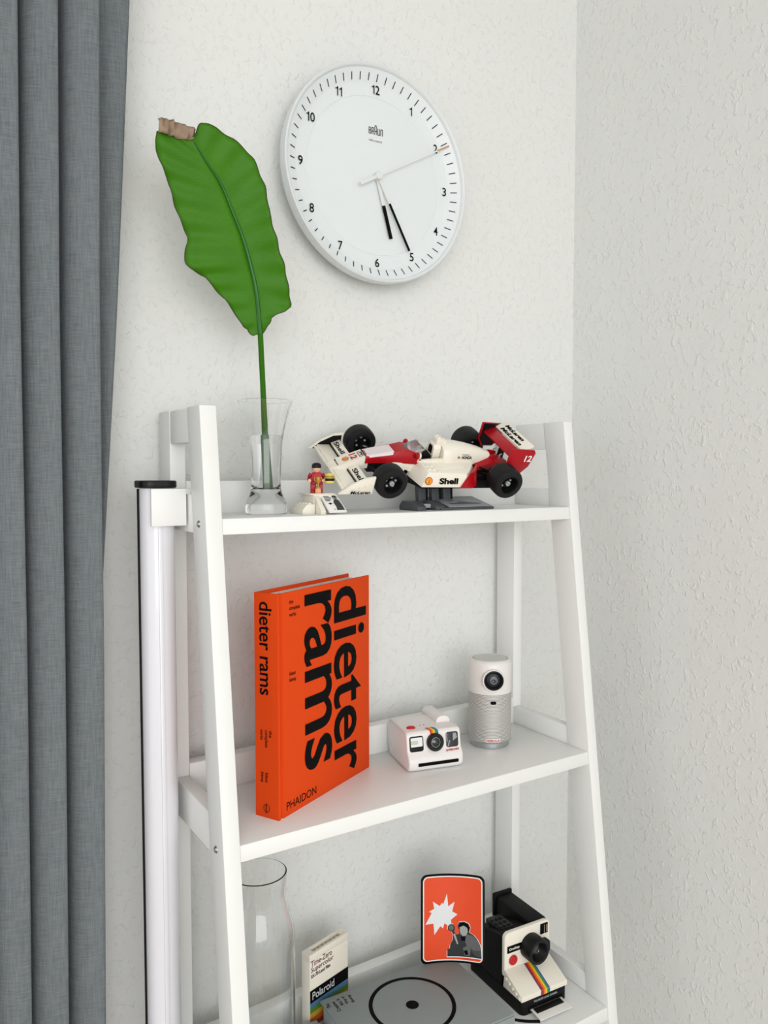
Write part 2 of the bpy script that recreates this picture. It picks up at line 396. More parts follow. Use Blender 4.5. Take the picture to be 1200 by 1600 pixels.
# maker's name in condensed capitals with a taller arched A
lg = B()
def stroke(bm, pts, hw, z):
    for p, q in zip(pts, pts[1:]):
        p, q = V(p[0], p[1], 0), V(q[0], q[1], 0); d = (q-p).normalized(); n = V(-d.y, d.x, 0)*hw; e = d*hw
        f = [bm.verts.new((v.x, v.y, z)) for v in (p-e-n, q+e-n, q+e+n, p-e+n)]; bm.faces.new(f)
def logo(bm, x, y, h, z):
    w_, g, t = h*.36, h*.22, h*.060
    def S(pts): stroke(bm, [(x+p[0]*w_, y+p[1]*h) for p in pts], t, z)
    S([(0, 0), (0, 1), (.8, 1), (.95, .85), (.95, .62), (.8, .52), (0, .52)]); S([(.8, .52), (1, .4), (1, .12), (.8, 0), (0, 0)]); x += w_+g
    S([(0, 0), (0, 1), (.85, 1), (1, .85), (1, .6), (.85, .46), (0, .46)]); S([(.5, .46), (1, 0)]); x += w_+g
    S([(0, 0), (0, 1.2), (.2, 1.42), (.8, 1.42), (1, 1.2), (1, 0)]); S([(0, .5), (1, .5)]); x += w_+g
    S([(0, 1), (0, .15), (.2, 0), (.8, 0), (1, .15), (1, 1)]); x += w_+g
    S([(0, 0), (0, .85), (.2, 1), (.8, 1), (1, .85), (1, 0)])
logo(lg, -.0108, .0605, .0086, .02885); obj('brand_lettering', lg, M_INK, clock)
text('dial_lettering', 'radio control', Matrix.Translation((-.0112, .0500, .0286)), .0220, .0032, mat('grey_ink', (70, 74, 76), .6), clock)
def hand(name, ang, r0, r1, hw, z0, z1, m, par=clock):
    bm = B(); a = R(ang); d = V(math.sin(a), math.cos(a), 0); n = V(d.y, -d.x, 0)
    P = [d*r0-n*hw, d*r1-n*hw, d*r1+n*hw, d*r0+n*hw]
    hexa(bm, [(p.x, p.y, z0) for p in P] + [(p.x, p.y, z1) for p in P]); bmesh.ops.recalc_face_normals(bm, faces=bm.faces[:])
    return obj(name, bm, m, par)
hh = hand('hour_hand', 164.5, -.004, .041, .0026, .0315, .0325, M_HANDW); hand('black_tip', 164.5, .041, .0885, .0026, .0314, .0326, M_INK, hh)
mh = hand('minute_hand', 151.3, -.004, .041, .0017, .0340, .0350, M_HANDW); hand('black_tip', 151.3, .041, .1130, .0017, .0339, .0351, M_INK, mh)
sh = hand('second_hand', 62, -.036, .118, .0011, .0372, .0380, M_HANDW); hand('orange_tip', 62, .118, .1430, .0010, .0372, .0380, M_ORNG2, sh)
hand('tail', 62, -.036, -.004, .0022, .0370, .0381, M_HANDW, sh)
b = B(); lathe(b, [(.0058, .0285), (.0058, .0390), (.0050, .0398), (.0030, .0400), (.0028, .0396), (0, .0396)], 32); obj('hub', b, M_HANDW, clock)

# ------------------------------------------------------------------ vase, water, leaf
VX, VY = 0.4070, -0.100
vase = thing('glass_vase', 'clear flared glass vase half filled with water on top shelf', 'vase', (VX, VY, Z1))
def spl(pts, n=6):
    """catmull-rom through 2D/3D points"""
    P = [Vector(p) for p in pts]; o = []
    for i in range(len(P)-1):
        p0, p1, p2, p3 = P[max(i-1, 0)], P[i], P[i+1], P[min(i+2, len(P)-1)]
        for k in range(n):
            t = k/n; o.append(0.5*((2*p1) + (p2-p0)*t + (2*p0-5*p1+4*p2-p3)*t*t + (3*p1-p0-3*p2+p3)*t*t*t))
    o.append(P[-1]); return o
outer = [tuple(p) for p in spl([(.0225, .0), (.0250, .0018), (.0253, .010), (.0235, .0165), (.0200, .024), (.0183, .032), (.0182, .045), (.0192, .066), (.0212, .092), (.0255, .112), (.0300, .128), (.0336, .1385)], 5)]
inner = [tuple(p) for p in spl([(.0323, .1390), (.0288, .128), (.0243, .112), (.0200, .092), (.0180, .066), (.0170, .045), (.0160, .0335), (.0120, .0300)], 5)]
b = B(); lathe(b, [(0, 0)] + outer + inner + [(0, .0295)], 56); obj('vase_glass', b, M_GLASS, vase, ang=60)
wi = [(max(0, r-.00012), z+.00012) for r, z in reversed(inner) if z < .094]
b = B(); lathe(b, [(0, .0298)] + wi + [(wi[-1][0], .0962), (0, .0962)], 48)
wat = obj('vase_water', b, M_WATER, ang=60); wat.location = (VX, VY, Z1)
tag(wat, 'clear water standing in the flared glass vase', 'water')

M_LEAF = mat('leaf_green', (58, 116, 4), 0.5, var=0.14, vscale=30, spec=0.25)
nt = M_LEAF.node_tree; p = nt.nodes['Principled BSDF']
uv = nt.nodes.new('ShaderNodeUVMap'); wv = nt.nodes.new('ShaderNodeTexWave'); wv.wave_type = 'BANDS'; wv.bands_direction = 'Y'
wv.inputs['Scale'].default_value = 30; wv.inputs['Distortion'].default_value = 2.5; wv.inputs['Detail'].default_value = 2
bp = nt.nodes.new('ShaderNodeBump'); bp.inputs['Strength'].default_value = 0.10; bp.inputs['Distance'].default_value = 0.0006
nt.links.new(uv.outputs[0], wv.inputs['Vector']); nt.links.new(wv.outputs['Fac'], bp.inputs['Height']); nt.links.new(bp.outputs[0], p.inputs['Normal'])
p.inputs['Subsurface Weight'].default_value = 0.0
M_RIB = mat('midrib_green', (40, 100, 34), 0.4, var=0.1)
M_STEM = mat('stem_green', (50, 104, 18), 0.65, var=0.15, vscale=60, spec=0.1)
M_DRY = mat('dry_brown', (150, 128, 108), 0.8, var=0.25, vscale=120, bump=0.3, bscale=200)
M_EDGE = mat('leaf_edge', (58, 48, 40), 0.6, var=0.1)
# outline of the blade on its own plane: metres right (x) and up (z) of the blade base, from tracing
def lp(x, y): return ((x-745)*1.852e-4 - (1500-y)*7.1e-6, (x-745)*3.11e-5 + (1500-y)*1.665e-4)
rightE = [lp(*q) for q in ((757, 1500), (770, 1480), (778, 1452), (800, 1430), (806, 1400), (840, 1376), (885, 1366), (934, 1332), (937, 1312), (915, 1255), (898, 1150), (868, 1040), (838, 955), (800, 822), (766, 700), (755, 610), (738, 520), (700, 410), (665, 330), (615, 268), (540, 205), (440, 140), (385, 110), (345, 105), (325, 135), (305, 185), (291, 196))]
leftE = [lp(*q) for q in ((735, 1500), (722, 1500), (700, 1508), (678, 1488), (668, 1456), (640, 1442), (605, 1388), (575, 1322), (520, 1240), (430, 1130), (392, 1076), (286, 1010), (264, 975), (268, 880), (284, 835), (285, 805), (240, 700), (205, 600), (160, 430), (115, 330), (95, 260), (88, 205), (100, 146), (150, 160), (215, 188), (290, 196))]
midE = [lp(*q) for q in ((745, 1500), (735, 1400), (715, 1200), (670, 1000), (620, 830), (560, 680), (480, 490), (400, 370), (330, 262), (290.5, 196))]
def resample(pts, n):
    pts = [Vector((p[0], p[1])) for p in pts]; L = [0]
    for a, c in zip(pts, pts[1:]): L.append(L[-1] + (c-a).length)
    o = []
    for i in range(n):
        t = L[-1]*i/(n-1); k = 0
        while k < len(L)-2 and L[k+1] < t: k += 1
        f = (t-L[k])/max(1e-9, L[k+1]-L[k]); o.append(pts[k].lerp(pts[k+1], f))
    return o
leaf = thing('banana_leaf', 'single large green leaf with brown torn tip standing in glass vase', 'leaf', (0.4008, -0.100, 1.5909))
N, NS = 90, 9
mid, le, ri = resample([tuple(q)[:2] for q in spl(midE, 4)], N), resample(leftE, N), resample(rightE, N)
def leafy(x, z, s, i):
    t = i/(N-1)
    return -0.03*t + 0.016*abs(s)**1.4*(-1 if s > 0 else 0.6) * (0.3+0.9*math.sin(math.pi*min(1, t*1.05))) + 0.0016*math.sin(i*0.75+s*2)*abs(s)
def half(side):
    bm = B(); uvl = bm.loops.layers.uv.new('UVMap'); G = []; E = le if side < 0 else ri
    for i in range(N):
        row = []
        for k in range(NS+1):
            s = k/NS; q = mid[i].lerp(E[i], s)
            row.append((bm.verts.new((q.x, leafy(q.x, q.y, s*side, i), q.y)), (s*side*0.5+0.5, i/(N-1)+abs(s)*0.10)))
        G.append(row)
    for a, c in zip(G, G[1:]):
        for k in range(NS):
            q = [a[k], a[k+1], c[k+1], c[k]]
            if (q[0][0].co-q[2][0].co).length < 1e-7: continue
            try: f = bm.faces.new([v[0] for v in q])
            except ValueError: continue
            for l, v in zip(f.loops, q): l[uvl].uv = v[1]
    bmesh.ops.recalc_face_normals(bm, faces=bm.faces[:])
    o = obj('blade_half', bm, M_LEAF, leaf, ang=70)
    md = o.modifiers.new('t', 'SOLIDIFY'); md.thickness = 0.0006; md.offset = 0
    rim = B(); pts = [(E[i].x, leafy(E[i].x, E[i].y, side, i), E[i].y) for i in range(N)]
    tube(rim, pts, 0.00055, 6); obj('dark_margin', rim, M_EDGE, o)
    return o
half(-1); half(1)
b = B(); tube(b, [(mid[i].x, -0.03*i/(N-1) - 0.0008, mid[i].y) for i in range(0, N, 3)], [0.0026*(1-0.8*i/(N-1))+.0003 for i in range(0, N, 3)], 8); obj('midrib', b, M_RIB, leaf)
st = [(0, 0, 0.012), (0.0005, 0, -0.004), (0.0016, 0, -0.03), (0.0030, 0, -0.06), (0.0045, 0, -0.10), (0.0058, 0, -0.135), (0.0075, 0, -0.17), (0.0082, 0, -0.1893)]
sp_ = [tuple(q) for q in spl(st, 4)]
b = B(); tube(b, sp_, [0.0033 + 0.0014*max(0, (i/(len(sp_)-1)-0.45)/0.55) for i in range(len(sp_))], 12)
obj('stem', b, M_STEM, leaf, ang=60)
# withered brown tip
tip = [lp(*q) for q in ((100, 146), (100, 82), (135, 76), (190, 92), (240, 112), (300, 130), (322, 142), (306, 186), (290, 196), (215, 188), (150, 160))]
def tipy(x, z): return -0.03 + 0.016*0.6*max(0, min(1, (lp(290, 196)[0]-x)/0.038))*0.35 + 0.002*math.sin(x*900)
bm = B(); rows = []
top = resample(tip[1:7], 14); bot = [q - Vector((0, .0035)) for q in resample([tip[0], tip[10], tip[9], tip[8], tip[7]], 14)]
for a, c in zip(top, bot):
    rows.append([bm.verts.new((a.lerp(c, k/4).x, tipy(a.lerp(c, k/4).x, 0) - 0.004*math.sin(k/4*3.1)*0.5 + 0.0016*math.sin(a.x*2500+k*1.4), a.lerp(c, k/4).y)) for k in range(5)])
for a, c in zip(rows, rows[1:]):
    for k in range(4): bm.faces.new((a[k], a[k+1], c[k+1], c[k]))
o = obj('withered_tip', bm, M_DRY, leaf, ang=60); o['label'] = 'dry brown torn leaf tip'
md = o.modifiers.new('t', 'SOLIDIFY'); md.thickness = 0.001

# ------------------------------------------------------------------ brick-built race car on its display stand
CARM = Matrix.Translation((0.6437, -0.12, 1.439)) @ Matrix.Rotation(R(-8), 4, 'Z') @ Matrix.Rotation(R(28.7), 4, 'X')
car = thing('model_race_car', 'red and white toy brick racing car number 12 tilted on stand', 'toy car', M=CARM)
MM = 0.001
def cpart(name, bm, m, par=car, ang=35): return obj(name, bm, m, par, MM, ang)
def sec(x, hw, z0, z1, tw=None):
    """six-sided cross section: narrow shoulder on top"""
    tw = hw if tw is None else tw; zm = z0 + (z1-z0)*0.62
    return [(x, -hw, z0), (x, -hw, zm), (x, -tw, z1), (x, tw, z1), (x, hw, zm), (x, hw, z0)]
def cfr(x, y, z, dx, dy): return frame((x*MM, y*MM, z*MM), dx, dy)
# under floor and chassis
b = B(); prism(b, [(-52, -20), (-30, -46), (74, -46), (96, -30), (104, -24), (104, 24), (96, 30), (74, 46), (-30, 46), (-52, 20)], 'z', -18.5, -14.5, 0.6); cpart('floor_pan', b, M_BLACKM)
b = B(); box(b, -98, -34, -10, 10, -13, 3, 0.8)
for x in (-86, -70, -56): box(b, x, x+8, -13, 13, -9, -2, 0.6)
cpart('front_chassis', b, M_BLACKM)
b = B(); box(b, 44, 112, -18, 18, -15, -4, 0.8); box(b, 60, 92, -28, 28, -15, -8, 0.8); box(b, 96, 116, -9, 9, -10, 4, 0.6); cpart('gearbox', b, M_BLACKM)
# nose
b = B(); loft(b, [sec(-150, 4.5, -13, -9.5, 4), sec(-148, 8, -13.5, -7.5, 7.5), sec(-142, 10.5, -13, -5, 10), sec(-104, 11.5, -1.5, 10, 10.5)]); nose = cpart('nose_cone', b, M_BRICK)
b = B(); box(b, -112, -96, -9, 9, -8, 1, 0.5); cpart('nose_block', b, M_BRICK)
b = B(); loft(b, [sec(-103.4, 11.8, 1, 10.2, 9.5), sec(-62, 15, 3.5, 18, 11.5), sec(-48, 17, 3.5, 21.5, 12), sec(-27, 19, 3, 16, 15)]); red = cpart('nose_body', b, M_RED)
b = B(); hexa(b, [(-102, -8.8, 10.3), (-64, -11.0, 17.6), (-64, 11.0, 17.6), (-102, 8.8, 10.3), (-102, -8.8, 11.0), (-66, -9.0, 18.4), (-66, 9.0, 18.4), (-102, 8.8, 11.0)]); cpart('nose_panel', b, M_PINKW, red)
for s in (-1, 1):
    b = B(); hexa(b, [(-101, s*10.6, 8.6), (-66, s*13.0, 14.4), (-66, s*11.4, 17.7), (-102, s*9.2, 10.3), (-101, s*10.9, 8.6), (-70, s*13.3, 14.0), (-66, s*11.5, 18.1), (-102, s*9.3, 10.8)]); bmesh.ops.recalc_face_normals(b, faces=b.faces[:]); cpart('nose_side_panel', b, M_PINKW, red)
b = B()
for s in (-1, 1): box(b, -66, -22, min(s*10, s*16.5), max(s*10, s*16.5), -6.5, 4.4, 0.7)
for i in range(4): box(b, -62+i*10, -57+i*10, -16.8, 16.8, -8.2, -6, 0.3)
cpart('tub', b, M_BRICK)
# cockpit
for s in (-1, 1):
    b = B(); hexa(b, [(-30, s*13.5, -4), (6, s*14.5, -4), (6, s*21, -4), (-30, s*20, -4), (-30, s*14.5, 9), (6, s*15.5, 12.5), (6, s*20.5, 12.5), (-30, s*19.5, 9)], 0); bmesh.ops.recalc_face_normals(b, faces=b.faces[:]); bevel_new(b, b.faces[:], 0.8); cpart('cockpit_side', b, M_BRICK)
b = B(); box(b, -27, 2, -13.4, 13.4, -8, 1.5); hexa(b, [(-14, -9, 1), (-7, -9, 1), (-7, 9, 1), (-14, 9, 1), (-10, -9, 12), (-7, -9, 12), (-7, 9, 12), (-10, 9, 12)], 0.6); cpart('seat', b, M_BLACKM)
b = B(); lathe(b, [(4.2, -0.8), (5.2, 0), (4.2, 0.8), (3.4, 0), (4.2, -0.8)], 20, axis_mat((-24, 0, 9), (1, 0, 0.5))); cpart('steering_wheel', b, M_BLACK)
b = B(); n_ = 9; ws = []
for x, z, r in ((-50, 19.5, 12), (-40, 25, 12.5), (-29, 28.5, 13)):
    ws.append([(x + 9*(math.sin(R(-75+150*i/(n_-1)))**2), r*math.sin(R(-75+150*i/(n_-1))), z - 9*(1-math.cos(R(-75+150*i/(n_-1))))) for i in range(n_)])
vv = [[b.verts.new(p) for p in q] for q in ws]
for a, c in zip(vv, vv[1:]):
    for i in range(n_-1): b.faces.new((a[i], a[i+1], c[i+1], c[i]))
wso = cpart('windscreen', b, M_SCREEN, ang=50); md = wso.modifiers.new('t', 'SOLIDIFY'); md.thickness = 0.0010
b = B(); tube(b, ws[-1], 0.7, 6); cpart('screen_edge', b, M_SILV, wso)
for s in (-1, 1):
    b = B(); lathe(b, [(0, 3.2), (2.6, 2.6), (4.3, 1.0), (4.6, -0.6), (4.6, -1.6), (0, -1.6)], 20, axis_mat((-35, s*20.5, 17), (-1, 0, 0.1))); mr = cpart('mirror', b, M_RED)
    b = B(); lathe(b, [(0, 1.4), (3.6, 1.2), (4.5, 0), (4.5, -1.2), (0, -1.2)], 20, axis_mat((-32, s*20.5, 16.8), (-1, 0, 0.1))); cpart('mirror_back', b, M_BRICK, mr)
    b = B(); tube(b, [(-31, s*18.5, 7), (-32, s*20, 14)], 1.2, 8); cpart('mirror_stalk', b, M_BRICK, mr)
# sidepods
for s in (-1, 1):
    b = B()
    pts = [(-42, 14), (-34, 50), (40, 52), (50, 44), (64, 20), (60, 14)]
    bot = [(x, s*y, -14) for x, y in pts]; top_ = [(-30, s*16, 8), (-26, s*45, 5.5), (30, s*46, 4.0), (40, s*38, 4), (54, s*18, 4), (56, s*14, 5)]
    loft(b, [bot, top_]); bevel_new(b, b.faces[:], 0.7); sp = cpart('sidepod', b, M_BRICK)
    b = B(); hexa(b, [(-6, s*20, 5), (44, s*18, 3.5), (36, s*34, 3.2), (-2, s*38, 4.4), (-2, s*22, 7.4), (36, s*20, 5.5), (32, s*31, 5.2), (0, s*35, 6.4)]); bmesh.ops.recalc_face_normals(b, faces=b.faces[:]); cpart('sidepod_lid', b, M_BRICK, sp)
    b = B()
    for i in range(2):
        for j in range(2): lathe(b, [(0, 1.7), (2.2, 1.7), (2.4, 1.4), (2.4, -0.4)], 14, Matrix.Translation((-22+i*7.5, s*(29+j*8), 6.6 - j*0.7)))
    lathe(b, [(0, 1.7), (2.2, 1.7), (2.4, 1.4), (2.4, -0.4)], 14, Matrix.Translation((-9, s*43, 5.4)))
    cpart('stud', b, M_BRICK, sp)
    b = B(); loft(b, [[(22, s*53.2, -14.2), (41, s*53.4, -14.2), (52, s*45.6, -14.2), (66, s*20, -14.2)], [(36, s*46.8, 5.6), (41, s*45.5, 5.6), (50, s*38, 5.6), (62, s*17, 5.6)]]); cpart('sidepod_tail', b, M_RED, sp)
# engine cover and roll hoop
def esec(x, hw, z0, z1):
    return [(x, -hw, z0)] + [(x, -hw*math.cos(R(a))**0.7, z0 + (z1-z0)*(0.35+0.65*math.sin(R(a)))) for a in range(0, 91, 15)] + [(x, hw*math.cos(R(a))**0.7, z0 + (z1-z0)*(0.35+0.65*math.sin(R(a)))) for a in range(75, -1, -15)] + [(x, hw, z0)]
b = B(); loft(b, [esec(6, 19, 2, 27), esec(9, 21, 2, 28.5), esec(20, 20.5, 2, 29), esec(30, 17, 2, 28.5), esec(46, 15.5, 2, 26), esec(68, 13, 1, 21), esec(86, 9, 0, 15)]); ec = cpart('engine_cover', b, M_BRICK, ang=40)
b = B(); box(b, -3, 7, -7.0, 7.0, 25, 35, 1.0); box(b, 7, 13, -4.5, 4.5, 27, 33, 0.8); prism(b, [(-10, 3), (10, 3), (9.5, 22), (7, 27), (-7, 27), (-9.5, 22)], 'x', -6, 5, 0.8); rh = cpart('roll_hoop', b, M_BRICK)
b = B(); prism(b, [(-5.2, 13), (5.2, 13), (5.2, 21), (3.5, 24), (-3.5, 24), (-5.2, 21)], 'x', -6.5, -5.9); cpart('air_intake', b, M_INK, rh)
b = B(); lathe(b, [(0, 1.7), (2.2, 1.7), (2.4, 1.4), (2.4, -0.4)], 14, Matrix.Translation((1.5, -3, 35))); lathe(b, [(0, 1.7), (2.2, 1.7), (2.4, 1.4), (2.4, -0.4)], 14, Matrix.Translation((1.5, 3, 35))); cpart('stud', b, M_BRICK, rh)
b = B(); loft(b, [sec(60, 22, -4, 3, 16), sec(84, 17, -4, 10, 9), sec(104, 14, -6, 9, 8), sec(116, 10, -7, 4, 7)]); rd = cpart('rear_deck', b, M_RED)
for s in (-1, 1):
    b = B(); prism(b, [(84, 7), (104, 8), (104, 12), (92, 13), (84, 11)], 'y', s*6 if s > 0 else -10, 10 if s > 0 else s*6, 0.8); cpart('deck_fin', b, M_RED, rd)
# front wing
b = B(); box(b, -146, -124, -60, 60, -11.5, -8, 0.8); fw = cpart('front_wing_plane', b, M_BRICK)
b = B(); box(b, -150, -145, -58, 58, -13, -9.5, 0.7); cpart('wing_lip', b, M_BRICK, fw)
for s in (-1, 1):
    b = B(); y0, y1 = sorted((s*13, s*59)); hexa(b, [(-126, y0, -7), (-114, y0, -3), (-114, y1, -3), (-126, y1, -7), (-126.5, y0, -5), (-114.5, y0, 0), (-114.5, y1, 0), (-126.5, y1, -5)], 0.4); fp = cpart('wing_flap', b, M_BRICK)
    b = B(); box(b, -128.0, -127.0, min(s*13, s*59), max(s*13, s*59), -7.9, -6.4); cpart('flap_gap', b, M_BLACKM, fp)
    text('lettering', 'Shell', cfr(-124.2, (-20 if s < 0 else 55), -4.2, (0, -1, 0), (0.92, 0, 0.383)), 33*MM, 6.5*MM, M_INK, fp, bold=0.02, lift=0.0008)
    y0, y1 = sorted((s*60.2, s*64))
    b = B(); prism(b, [(-156, -15), (-110, -15), (-109, 9), (-122, 7), (-140, -2)], 'y', y0, y1, 0.6); ep = cpart('endplate', b, M_BRICK)
    b = B()
    for i in range(4): lathe(b, [(0, 1.2), (2.0, 1.2), (2.3, 0.9), (2.3, -0.5)], 12, axis_mat((-136+i*7.5, s*63.9, -7+i*2.2), (0, s, 0)))
    cpart('stud', b, M_BRICK, ep)
    b = B(); prism(b, [(-151, -14), (-112, -14), (-112, 6), (-124, 5), (-142, -5)], 'y', *sorted((s*59.2, s*60.1))); cpart('inner_liner', b, M_BLACKM, ep)
    if s < 0: text('lettering', 'McLaren', cfr(-141, -65.9, -13.6, (1, 0, 0), (0, 0, 1)), 27*MM, 4.2*MM, M_INK, ep, bold=0.03, shear=0.2)
# nose print
nd, nu = V(27.0, 0, 17.3).normalized(), None
def nose_fr(t, y):
    x = -142 + (-104+142)*t; z = -5 + 15*t
    return cfr(x, y, z, (0, -1, 0), (38, 0, 15))
text('lettering', '12', nose_fr(0.56, 6.5), 13*MM, 9*MM, M_REDD, nose, bold=0.03, lift=0.0005)
text('lettering', 'McLaren', nose_fr(0.06, 8.0), 16*MM, 2.4*MM, M_INK, nose, bold=0.03, shear=0.2, lift=0.0005)
def shellmark(fr, r, par, lift):
    o = []
    for i in range(25):
        a = R(-40 + 260*i/24); rr = r*(1 + (0.07 if i % 4 == 2 else 0)); o.append((rr*math.cos(a), rr*0.95*math.sin(a)))
    flat('emblem_border', [o + [(-r*0.38, -r*0.98), (r*0.38, -r*0.98)]], M_REDD, par, fr, lift)
    flat('emblem', [[(p[0]*0.8, p[1]*0.8) for p in o + [(-r*0.38, -r*0.98), (r*0.38, -r*0.98)]]], M_AMB, par, fr, lift+0.00015)
    flat('emblem_ribs', [[(-0.012*r+0.55*r*math.cos(R(a)), 0.55*r*math.sin(R(a))), (0.03*r+0.6*r*math.cos(R(a)), 0.55*r*math.sin(R(a))), (0.03*r, -0.7*r), (-0.03*r, -0.7*r)] for a in (30, 65, 90, 115, 150)], M_REDD, par, fr, lift+0.0003)
shellmark(nose_fr(0.40, 0), 4.6*MM, nose, 0.0005)
flat('emblem_frame', [[(0, 0), (13*MM, 0), (13*MM, 0.8*MM), (0, 0.8*MM)], [(0, 9*MM), (13*MM, 9*MM), (13*MM, 9.8*MM), (0, 9.8*MM)], [(0, 0), (.8*MM, 0), (.8*MM, 9.8*MM), (0, 9.8*MM)], [(12.2*MM, 0), (13*MM, 0), (13*MM, 9.8*MM), (12.2*MM, 9.8*MM)],
     [(3*MM, 1.8*MM), (4.6*MM, 1.8*MM), (4.2*MM, 8.2*MM), (2.6*MM, 8.2*MM)], [(8.4*MM, 1.8*MM), (10*MM, 1.8*MM), (10.4*MM, 8.2*MM), (8.8*MM, 8.2*MM)], [(4*MM, 4*MM), (9*MM, 4*MM), (9*MM, 5.4*MM), (4*MM, 5.4*MM)]], M_INK, nose, nose_fr(0.84, 6.5), 0.0005)
# side print (near sidepod)
spn = (0, -0.955, 0.297)
def spfr(x, z): 
    y = -50.6 + (z+14)*0.27
    return frame((x*MM, (y-0.6)*MM, z*MM), (1, -0.012, 0), (0, 0.26, 0.96))
text('lettering', 'Shell', spfr(-9, -9.5), 28*MM, 8.5*MM, M_INK, car, bold=0.04, lift=0.0004)
shellmark(spfr(-25, -5.2), 5.4*MM, car, 0.0004)
text('lettering', 'HONDA', frame((36*MM, -17.0*MM, 11.0*MM), (1, 0.10, -0.06), (0, 0.35, 0.94)), 17*MM, 4.2*MM, M_INK, ec, bold=0.04, lift=0.0006)
text('lettering', 'H', frame((29.5*MM, -17.6*MM, 11.4*MM), (1, 0.10, -0.06), (0, 0.35, 0.94)), 3.2*MM, 4.0*MM, M_INK, ec, bold=0.03, lift=0.0006)
text('lettering', 'POWERED BY', frame((36.2*MM, -15.2*MM, 15.8*MM), (1, 0.10, -0.06), (0, 0.35, 0.94)), 13*MM, 1.3*MM, M_INK, ec, bold=0.02, lift=0.0010)
# rear wing
for s in (-1, 1):
    y0, y1 = sorted((s*40.5, s*43.5))
    b = B(); prism(b, [(93, 40), (131, 38.5), (134, 34), (128, 14), (118, 3), (100, 3), (92, 14)], 'y', y0, y1, 0.5); rp_ = cpart('rear_wing_endplate', b, M_RED)
    b = B(); prism(b, [(95, 39), (129, 37.5), (131, 34), (126, 15), (117, 5), (101, 5), (94, 15)], 'y', *sorted((s*39.7, s*40.4))); cpart('inner_liner', b, M_BLACKM, rp_)
    if s < 0: text('lettering', '12', cfr(117.5, -43.6, 21.5, (1, 0, 0), (0, 0, 1)), 11.5*MM, 9.5*MM, M_WHITEG, rp_, bold=0.03, shear=0.12, lift=0.0004)
b = B(); hexa(b, [(97, -39.6, 25), (114, -39.6, 31), (114, 39.6, 31), (97, 39.6, 25), (97, -39.6, 27.5), (113, -39.6, 34), (113, 39.6, 34), (97, 39.6, 27.5)], 0.5); cpart('rear_wing_plane', b, M_RED)
b = B(); hexa(b, [(115, -39.6, 33.0), (131, -39.6, 41.5), (131, 39.6, 41.5), (115, 39.6, 33.0), (114.4, -39.6, 35.4), (130, -39.6, 44), (130, 39.6, 44), (114.4, 39.6, 35.4)], 0.5); rf = cpart('rear_wing_flap', b, M_BRICK)
for k in range(2):
    text('lettering', 'McLaren', cfr(116.0+7.0*k, 30, 36.4+3.85*k, (0, -1, 0), (15.6, 0, 8.6)), (56 if k == 0 else 50)*MM, 5.6*MM, M_INK, rf, bold=0.045, shear=0.25, lift=0.0004)
b = B(); box(b, 104, 112, -2.5, 2.5, 3, 30, 0.4); cpart('wing_post', b, M_BLACKM)
for s in (-1, 1):
    b = B(); tube(b, [(100, s*9, 6), (101, s*9, 14), (104, s*9, 15)], 1.2, 8); cpart('tail_strut', b, M_LGREY)
# wheels: tyre > rim, hub cap, wheel nuts
def wheel(x, s, R_, w, yout):
    yc = s*(yout - w/2); d = (0, s, 0)
    h = w/2
    prof = [(R_*.60, -h), (R_*.78, -h), (R_*.93, -h*.92), (R_*.985, -h*.72), (R_, -h*.4), (R_, h*.4), (R_*.985, h*.72), (R_*.93, h*.92), (R_*.78, h), (R_*.60, h), (R_*.56, h*.85), (R_*.56, -h*.85), (R_*.60, -h)]
    b = B(); lathe(b, prof, 48, axis_mat((x, yc, 0), d)); ty = cpart('tyre', b, M_RUB, ang=45)
    b = B(); lathe(b, [(R_*.565, h*.88), (R_*.53, h*.90), (R_*.50, h*.6), (R_*.42, h*.25), (R_*.2, h*.22), (R_*.2, h*.5), (0, h*.5)], 32, axis_mat((x, yc, 0), d))
    lathe(b, [(R_*.565, -h*.88), (R_*.53, -h*.90), (R_*.50, -h*.6), (R_*.42, -h*.25), (0, -h*.25)], 32, axis_mat((x, yc, 0), d)); rm = cpart('wheel_rim', b, M_BLACK, ty)
    b = B(); lathe(b, [(R_*.15, h*.5), (R_*.15, h*.74), (R_*.08, h*.78), (R_*.07, h*.66), (0, h*.66)], 24, axis_mat((x, yc, 0), d)); cpart('hub_cap', b, M_LGREY, ty)
    b = B()
    for k in range(5):
        a = R(18+72*k)
        for sg in (1, -1):
            c = (x + R_*.32*math.cos(a), yc + s*sg*h*.24, R_*.32*math.sin(a))
            lathe(b, [(0, 1.0), (1.5, 0.8), (1.7, 0), (1.7, -0.6)], 10, axis_mat(c, (0, s*sg, 0)))
    cpart('wheel_nut', b, M_LGREY, ty)
for s in (-1, 1):
    wheel(-86, s, 21.5, 23, 68); wheel(86, s, 21.8, 29, 71.5)
    for x0, x1, z0, z1 in ((-96, -86, -4, 2), (-70, -84, -4, 2), (-94, -86, -8, -5), (-72, -84, -8, -5)):
        b = B(); tube(b, [(x0, s*11, z0), (x1, s*48, z1)], 1.3, 8); cpart('suspension_arm', b, M_BLACK)
    for x0, x1, z0, z1 in ((62, 82, 0, 3), (104, 90, 0, 3), (66, 84, -8, -4), (102, 88, -8, -4)):
        b = B(); tube(b, [(x0, s*14, z0), (x1, s*46, z1)], 1.5, 8); cpart('suspension_arm', b, M_BLACK)
    b = B(); tube(b, [(-58, s*11, 1), (-86, s*47, -2)], 1.0, 8); cpart('steering_rod', b, M_LGREY)

